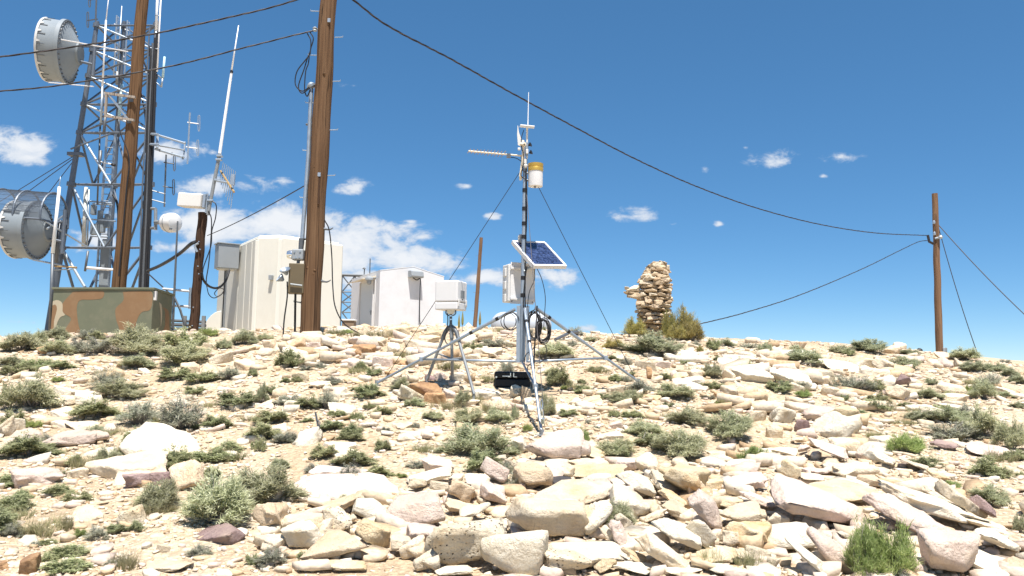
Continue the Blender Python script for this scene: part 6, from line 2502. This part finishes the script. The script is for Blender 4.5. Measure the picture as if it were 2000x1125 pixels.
def bush_np(seed, kind):
    """a bush that fits a box of width 1, depth 1, height 1: leaves and stems"""
    g = np.random.default_rng(seed)
    cfg = dict(
        s=dict(sprigs=170, per=40, ll=(0.05, 0.13), wid=0.014, upr=0.6, inner=0.35, stems=50, low=0.12),
        w=dict(sprigs=125, per=28, ll=(0.04, 0.09), wid=0.013, upr=0.35, inner=0.3, stems=150, low=0.2),
        c=dict(sprigs=130, per=32, ll=(0.06, 0.13), wid=0.022, upr=0.3, inner=0.3, stems=30, low=0.08),
        r=dict(sprigs=150, per=36, ll=(0.06, 0.15), wid=0.010, upr=1.4, inner=0.3, stems=90, low=0.15),
        y=dict(sprigs=170, per=36, ll=(0.06, 0.15), wid=0.010, upr=1.3, inner=0.35, stems=80, low=0.15),
        g=dict(sprigs=60, per=9, ll=(0.25, 0.55), wid=0.010, upr=2.2, inner=0.0, stems=10, low=0.0),
    )[kind]
    ns = cfg['sprigs']
    # sprig heads on a lumpy dome
    th = g.uniform(0, 2 * np.pi, ns)
    rr = np.sqrt(g.random(ns)) * 0.46
    lump = 0.84 + 0.2 * np.sin(th * 2 + seed * 1.7) + 0.14 * np.sin(th * 3 + seed) + 0.10 * np.sin(th * 5 + seed * 2) + g.normal(0, 0.08, ns)
    rr *= np.clip(lump, 0.55, 1.1)
    top = np.sqrt(np.clip(1 - (rr / 0.52) ** 2, 0.02, 1)) * (0.70 + 0.28 * np.sin(th * 2 + rr * 9 + seed)) * np.clip(g.normal(0.95, 0.13, ns), 0.5, 1.25)
    if kind == 'g':
        hz = np.zeros(ns)
    else:
        hz = np.maximum(cfg['low'], top * (1 - cfg['inner'] * g.random(ns) ** 2))
    head = np.stack([rr * np.cos(th), rr * np.sin(th), hz], 1)
    out = unit(np.stack([rr * np.cos(th), rr * np.sin(th), np.full(ns, 0.32 * cfg['upr'])], 1))
    per = cfg['per']
    idx = np.repeat(np.arange(ns), per)
    n = len(idx)
    t = g.random(n)
    root = head * np.array([0.35, 0.35, 0.0])
    if kind == 'g':
        st = head[idx] + g.normal(0, 0.012, (n, 3)) * np.array([1, 1, 0])
    else:
        st = head[idx] + (root[idx] - head[idx]) * (t ** 1.5 * 0.42)[:, None] + g.normal(0, 0.028, (n, 3))
    st[:, 2] = np.maximum(st[:, 2], 0.0)
    dr = unit(out[idx] * 1.0 + g.normal(0, 0.55 if kind != 'g' else 0.16, (n, 3)) + np.array([0, 0, 0.35 * cfg['upr']]))
    ln = g.uniform(*cfg['ll'], n)
    v, f = blades(st, dr, ln, cfg['wid'], g, 0.3)
    # flowering stalks standing proud on the sage
    if kind in 'sry':
        m = 90 if kind == 's' else 40
        k = g.integers(0, ns, m)
        d2 = unit(out[k] * 0.25 + g.normal(0, 0.1, (m, 3)) + np.array([0, 0, 1.0]))
        v2, f2 = blades(head[k], d2, g.uniform(0.08, 0.22, m), 0.008, g, 0.08)
        f = np.concatenate([f, f2 + len(v)])
        v = np.concatenate([v, v2])
    # stems: from root to heads, crooked
    sn = cfg['stems']
    k = g.integers(0, ns, sn)
    p0 = head[k] * np.array([0.12, 0.12, 0]) + g.normal(0, 0.02, (sn, 3)) * np.array([1, 1, 0])
    p2 = head[k] * (0.85 + 0.25 * g.random(sn))[:, None]
    p1 = (p0 + p2) / 2 + g.normal(0, 0.05, (sn, 3)) + np.array([0, 0, -0.03])
    wv, wf = [], []
    for a, b, rad in ((p0, p1, 0.011), (p1, p2, 0.007)):
        dv = b - a
        L_ = np.linalg.norm(dv, axis=1)
        for q in range(2):
            v3, f3 = blades(a, unit(dv), L_ * 1.05, rad * 1.6, g, 0.03)
            wf.append(f3 + sum(len(x) for x in wv))
            wv.append(v3)
    return (v, f), (np.concatenate(wv), np.concatenate(wf))


LEAFMAT = {'s': 'sage', 'w': 'sage_woody', 'c': 'cushion', 'r': 'rabbit', 'y': 'golden', 'g': 'straw'}
NV = {'s': 8, 'w': 6, 'c': 8, 'r': 4, 'y': 4, 'g': 4}
BUSH = {}
for kd, cnt in NV.items():
    for i in range(cnt):
        (lv, lf), (sv, sf) = bush_np(1000 + ord(kd) * 10 + i, kd)
        BUSH[(kd, i)] = (mesh_np('foliage', lv, lf, LEAFMAT[kd], smooth=False), mesh_np('stems', sv, sf, 'twig', smooth=False))

SHRUBS = {
    'E': '40 460 430 760 s,-20 510 80 750 c,700 400 960 570 w,780 500 1110 670 s,560 660 920 830 c,930 640 1250 870 w,1200 600 1600 930 w,1570 760 1800 890 c,1700 590 2000 720 c,1250 400 1480 510 c,1480 430 1700 525 c,1700 380 1900 500 w,940 300 1200 420 s,0 300 190 400 s,180 320 400 430 c,380 340 570 430 c,880 180 1280 330 s,980 110 1200 230 s,1290 160 1590 280 c,1250 270 1620 400 s,590 110 770 190 w,530 190 680 290 w,640 220 900 310 w,350 120 540 190 s,240 130 370 220 s,20 200 300 290 s,330 250 560 310 s,1820 120 2000 230 s,1690 190 1800 260 s,1940 400 2010 470 c,410 460 500 520 r,1440 540 1600 620 c,30 410 250 470 c,1170 780 1310 870 y,970 870 1120 1050 c,300 900 490 1020 w,200 800 320 880 r,0 970 400 1120 c,1680 970 1880 1070 c,1960 960 2020 1040 c,1310 1050 1450 1120 c,860 1040 970 1100 c,1560 130 1700 165 r,1000 230 1110 300 w,450 270 600 310 s,150 150 260 190 s',
    'D': '1430 330 1960 760 s,1800 260 2320 600 s,340 400 570 520 c,520 460 710 550 c,0 480 220 650 c,0 350 240 440 c,0 700 200 840 w,-30 640 80 720 c,570 750 680 840 r,660 720 840 870 w,840 710 980 800 c,990 690 1120 790 c,300 940 450 1040 c,420 870 640 1000 c,390 1010 640 1120 c,820 970 960 1080 w,1460 870 1640 1000 w,1170 170 1310 240 c,1310 150 1430 230 c,1110 490 1190 550 w,220 860 330 910 w,490 290 550 370 c,1920 940 2010 1050 c,1520 150 1780 260 c,320 830 430 900 c,360 250 480 380 g,1340 270 1420 330 g,900 1000 1060 1110 g,480 700 560 790 g',
    'A': '430 90 640 230 c,620 170 920 280 c,860 250 1050 360 c,370 240 560 330 w,1190 200 1350 300 w,0 900 240 1070 w,320 920 420 1030 c,0 40 70 170 c,140 0 340 100 w,650 0 830 80 c,110 200 260 300 s,840 840 930 940 w,400 780 520 860 g,1090 320 1180 370 r',
    'F': '1540 700 1800 850 s,1780 710 2000 850 s,1500 820 1960 1110 s,150 630 370 710 w,340 640 560 730 c,0 510 90 690 s,60 560 220 620 c,0 740 240 860 c,500 810 680 900 c,660 830 830 950 c,740 740 830 820 c,570 720 690 790 c,830 670 930 730 c,910 690 1060 780 c,1170 640 1320 710 s,1310 750 1460 820 s,970 850 1060 920 w,1200 820 1280 870 w,190 470 280 520 c,280 460 350 520 c,460 350 550 410 w,340 370 440 430 w,140 330 240 400 c,240 340 330 400 c,760 340 870 430 c,860 390 980 470 c,510 460 670 540 w,840 570 990 630 c,750 540 850 590 c,1050 470 1180 550 w,520 520 600 570 c,1620 190 1760 290 c,1760 160 1960 250 w,1410 280 1600 430 g,1080 280 1260 330 g,430 140 600 180 g,0 130 130 190 s,660 110 760 140 r,900 120 1120 170 g,1750 440 1880 530 g,360 800 450 840 c,150 890 340 1000 w,1640 620 1760 690 g',
    'G': '900 150 1300 330 s,720 160 870 260 y,1300 330 1390 380 c,1490 360 1640 490 s,1490 500 1660 580 c,1580 165 1740 240 s,1720 310 1880 400 s,1570 300 1640 350 c,250 390 400 470 s,190 240 490 350 s,600 380 720 440 c,730 300 840 350 c,1130 430 1250 500 c,900 420 980 470 c,490 530 620 610 c,670 590 770 650 c,770 600 1010 700 s,880 530 1120 610 w,1120 530 1400 660 s,1180 660 1270 720 c,370 710 510 790 c,210 590 330 790 s,760 720 840 790 c,870 730 1010 800 c,1240 710 1520 860 s,1520 720 1880 990 s,900 810 1190 950 s,960 900 1180 1030 c,1160 900 1250 980 c,470 860 610 1010 r,620 840 690 890 w,660 960 980 1110 s,1100 870 1520 1120 s,80 830 160 910 r,-10 690 50 820 s,140 960 240 1060 w,1610 620 1720 710 r,1770 1000 2000 1170 r,1490 600 1590 660 w,740 470 870 520 c,570 780 620 840 w,1910 580 1960 630 w,500 480 570 530 c,380 530 430 580 r,420 170 520 240 w,560 150 660 200 s,1780 190 1920 250 w,1380 180 1490 240 w,1440 220 1500 290 y',
    'C': '620 660 900 1120 r,800 700 1140 1120 r,950 0 1220 190 r,1700 260 1890 370 c,1600 400 1860 590 s,1360 370 1490 480 r,1840 150 1980 240 c,1110 200 1330 290 c,1940 300 2010 370 c,1920 640 2010 800 s,0 150 80 240 r',
    'B': '1740 1010 1960 1110 g,1480 960 1640 1090 g',
    'H': '520 420 800 600 w,770 480 900 600 c,0 490 180 600 c,110 250 440 380 s,940 300 1180 420 s,1150 560 1340 650 s,1420 280 1650 350 s,1650 410 1830 560 w,1590 480 1780 660 s,1090 710 1310 840 s,1300 700 1560 860 s,1260 830 1620 990 w,1560 710 1820 980 s,1800 800 2010 1060 s,1880 1030 2010 1120 c,560 600 640 670 c,790 590 930 680 c,700 680 920 750 c,660 740 790 790 c,1030 660 1120 710 c,220 570 340 640 r,1230 470 1320 540 s,1320 540 1450 590 c,1540 530 1610 600 r,1500 370 1700 440 s,1680 370 1870 440 s,1870 450 2010 530 s,1900 660 2010 720 s,1040 260 1170 310 s,660 230 930 290 s,480 235 640 290 s,0 180 70 220 s,0 270 60 330 c,1350 600 1500 650 c,1780 590 1900 640 s,1810 345 1890 365 w',
}
KW = {'s': ('silvery green sagebrush', 'sagebrush'), 'w': ('grey twiggy half dead sagebrush', 'sagebrush'), 'c': ('low green cushion shrub', 'shrub'), 'r': ('bright green rabbitbrush', 'shrub'), 'y': ('golden green brush clump', 'shrub'), 'g': ('tuft of dry pale grass', 'grass')}
SZ = {'A': ('at the edge of the foreground rubble', 'shrubs at the rubble'), 'B': ('growing out of the foreground rubble', 'shrubs at the rubble'), 'C': ('growing beside the tilted foreground slabs', 'shrubs at the tilted slabs'), 'D': ('on the open gravel with scattered slabs', 'shrubs on the open gravel'),
      'E': ('on the slope below the camouflage shelter', 'shrubs below the camouflage shelter'), 'F': ('around the gauge tripod and rock band', 'shrubs around the gauge'), 'G': ('on the slope between station and cairn', 'shrubs on the cairn slope'), 'H': ('on the slope below the lone crest pole', 'shrubs below the lone crest pole')}
SHERO = {('E', 0): 'large dense silvery sagebrush mound with upright stalks by the white slabs', ('E', 6): 'grey twiggy sagebrush behind the large bleached boulder', ('E', 33): 'small golden grass clump under the grey twiggy sagebrush', ('D', 0): 'large blue green sagebrush hanging over a rock coloured dark for shade', ('D', 1): 'wide silvery sagebrush joining the one over the dark rock',
         ('C', 0): 'brightest green rabbitbrush in front of the longest slab', ('C', 1): 'paler green rabbitbrush beside the square pinkish block', ('F', 2): 'big silvery sagebrush in front of the black case', ('G', 25): 'biggest silvery sagebrush right of the weather station', ('G', 0): 'silvery sagebrush spreading at the foot of the cairn', ('G', 1): 'golden brush clump left of the cairn sagebrush',
         ('H', 0): 'brown grey twiggy shrub among the pale slabs below the crest', ('G', 37): 'yellow green rabbitbrush behind the rubble ochre slab'}


def put_bush(kd, c, w_, h_, dp, rz, rnd, label, cat, grp):
    fo, stm = BUSH[(kd, rnd.randrange(NV[kd]))]
    r = bpy.data.objects.new('grass_tuft' if kd == 'g' else ('sagebrush' if kd in 'sw' else 'shrub'), None)
    r.empty_display_size = 0.1
    COL.objects.link(r)
    r.location, r.scale = c, (w_, dp, h_)
    r.rotation_euler = (0, 0, rz)
    tag(r, label, cat, grp)
    for nm, me in (('foliage', fo), ('stems', stm)):
        o = bpy.data.objects.new(nm, me)
        COL.objects.link(o)
        o.parent = r
    return r


SLAND = {('E', 0): 'the dense sagebrush mound', ('E', 6): 'the twiggy sagebrush behind the boulder', ('C', 0): 'the brightest rabbitbrush', ('F', 2): 'the big sagebrush before the case', ('G', 25): 'the biggest sagebrush', ('H', 0): 'the brown twiggy shrub', ('D', 0): 'the sagebrush over the dark rock', ('G', 1): 'the golden clump'}
cnt = 0
for z, txt in SHRUBS.items():
    ox, oy = TILES[z]
    for i, row in enumerate(txt.split(',')):
        p = row.split()
        x0, y0, x1, y1 = [float(q) / 4 for q in p[:4]]
        kd = p[4]
        rnd = random.Random(cnt * 13 + 5)
        cx = (x0 + x1) / 2 + ox
        g = G(cx, y1 + oy - 2)
        k = g.y / FPX
        w_ = (x1 - x0) * k * 1.36
        dp = w_ * rnd.uniform(0.75, 1.0)
        d = g.y + dp * 0.30
        c = P(cx, y1 + oy - 2, d)
        c.z = Hs(c.x, d) - 0.01
        if z == 'C' and i < 2:
            c = P(cx, y1 + oy - 2, g.y - 0.12)
            c.z = Hs(c.x, c.y) - 0.01
            d = c.y
        # height so that the crown reaches the top row of its box
        top = P(cx, y0 + oy, d).z
        h_ = max(0.3 * w_ if kd != 'g' else 0.2, min(top - c.z, 1.3 * w_ + 0.1)) * (1.4 if y1 + oy < 712 and z == 'E' else (1.0 if z == 'C' and i < 2 else 1.03))
        kw, cat = KW[kd]
        zt, grp = SZ[z]
        size = 'large' if (x1 - x0) > 70 else ('small' if (x1 - x0) < 32 else 'mid sized')
        label = SHERO.get((z, i), '%s %s' % (size, kw))
        o = put_bush(kd, c, w_, h_, dp, rnd.uniform(-0.5, 0.5) + rnd.choice((0, math.pi)), rnd, label, cat, grp)
        (LAND if (z, i) in SHERO else RELAB).append((SLAND.get((z, i)), o) if (z, i) in SHERO else (o, label))
        cnt += 1

# small tufts between the listed shrubs
rnd = random.Random(77)
for i in range(150):
    d = math.exp(rnd.uniform(math.log(5.0), math.log(16)))
    x = rnd.uniform(-0.66, 0.68) * d
    px_, py_ = to_px(np.array([x]), np.array([d]))
    if rubble(np.array([x]), np.array([d]), NPR)[0]:
        continue
    kd = rnd.choice('ccgwsggg' if d < 9 else 'cgsgwgg')
    w_ = rnd.uniform(0.16, 0.34) * (1 + d * 0.02)
    lab = 'tiny ' + {'c': 'green cushion plant', 'w': 'grey twig clump', 's': 'silvery sage sprout', 'g': 'dry grass tuft', 'r': 'bright green sprig'}[kd]
    RELAB.append((put_bush(kd, Vector((x, d, Hs(x, d) - 0.01)), w_, w_ * rnd.uniform(0.45, 0.7), w_, rnd.uniform(0, 6), rnd, lab, KW[kd][1], 'little tufts on bare gravel'), lab))

# golden brush beside the cairn, built up from its lobes standing together
for (x, y1_, w_, h_, d, lab) in ((1240, 654, 40, 30, 16.6, 'round golden brush at the left foot of the cairn'), (1336, 662, 52, 58, 16.4, 'tall golden green brush covering the right foot of the cairn'), (1306, 658, 26, 44, 16.2, 'grey stemmed golden brush directly before the cairn'), (1346, 668, 44, 40, 16.0, 'low golden brush spreading right of the cairn'), (1322, 670, 34, 34, 15.8, 'golden green brush drooping before the cairn brush')):
    k = d / FPX
    c = P(x, y1_, d)
    gz = Hs(c.x, d) - 0.02
    hh = P(x, y1_ - h_, d).z - gz
    put_bush('y', at(c, gz), w_ * k * 1.55, hh * 1.08, w_ * k * 1.2, 0.3, random.Random(int(x)), lab, 'shrub', 'golden brush at the cairn')
# flower stalks near the far pole
for (x, y) in ((896, 628), (903, 622), (937, 622)):
    g = G(x, 655)
    d = 13.8
    m = MB()
    a = P(x, 660, d)
    a = at(a, Hs(a.x, d) - 0.02)
    b = P(x + 0.5, y, d)
    m.tube([a, b], 0.006, 5)
    o = m.build('flower_stalk', 'twig', None, label='thin yellow flower stalk standing on the crest by the far pole', cat='plant', group='flower stalks on the crest')
    m = MB()
    m.lathe([(0.004, 0), (0.02, 0.04), (0.022, 0.12), (0.012, 0.2), (0.003, 0.26)], b - UP(0.13), n=7)
    m.build('flower_head', 'golden', o)

# ------------------------------------------------------------------ labels by the nearest landmark
for nm_, p_ in (('the cairn', P(1276, 652, 17)), ('the black case', P(1000, 750, 9.2)), ('the gauge tripod', P(882, 755, 9.6)), ('the front tripod foot', station_feet[2]), ('the tripod foot by the gauge', station_feet[0]), ('the tripod foot toward the cairn', station_feet[1]),
                ('the lone crest pole', P(1835, 690, 30)), ('the thick wooden pole', nb), ('the camouflage shelter', P(200, 650, 18)), ('the short dark post', P(377, 655, 20)), ('the upright stick', G(624, 862)), ('the white shed', P(790, 650, 18))):
    LAND.append((nm_, Vector(p_)))
_lm = [(n, (o.location if hasattr(o, 'location') else o)) for n, o in LAND if n]
_by = {}
for o, base in RELAB:
    best = min(_lm, key=lambda q: (Vector((q[1].x, q[1].y)) - Vector((o.location.x, o.location.y))).length)
    dist = (Vector((best[1].x, best[1].y)) - Vector((o.location.x, o.location.y))).length
    _by.setdefault((base, best[0]), []).append((dist, o))
ORD = ['nearest', 'second nearest', 'third nearest', 'fourth nearest', 'fifth nearest', 'sixth nearest', 'seventh nearest', 'eighth nearest', 'ninth nearest', 'tenth nearest']
for (base, nm_), lst in _by.items():
    lst.sort(key=lambda q: q[0])
    for i, (d_, o) in enumerate(lst):
        o['label'] = ('%s near %s' % (base, nm_)) if len(lst) == 1 else '%s, %s such to %s' % (base, ORD[min(i, 9)], nm_)
        if len(o['label'].split()) > 16:
            o['label'] = o['label'].replace(' limestone', '').replace(' half dead', '').replace('tuft of dry pale grass', 'pale grass tuft')
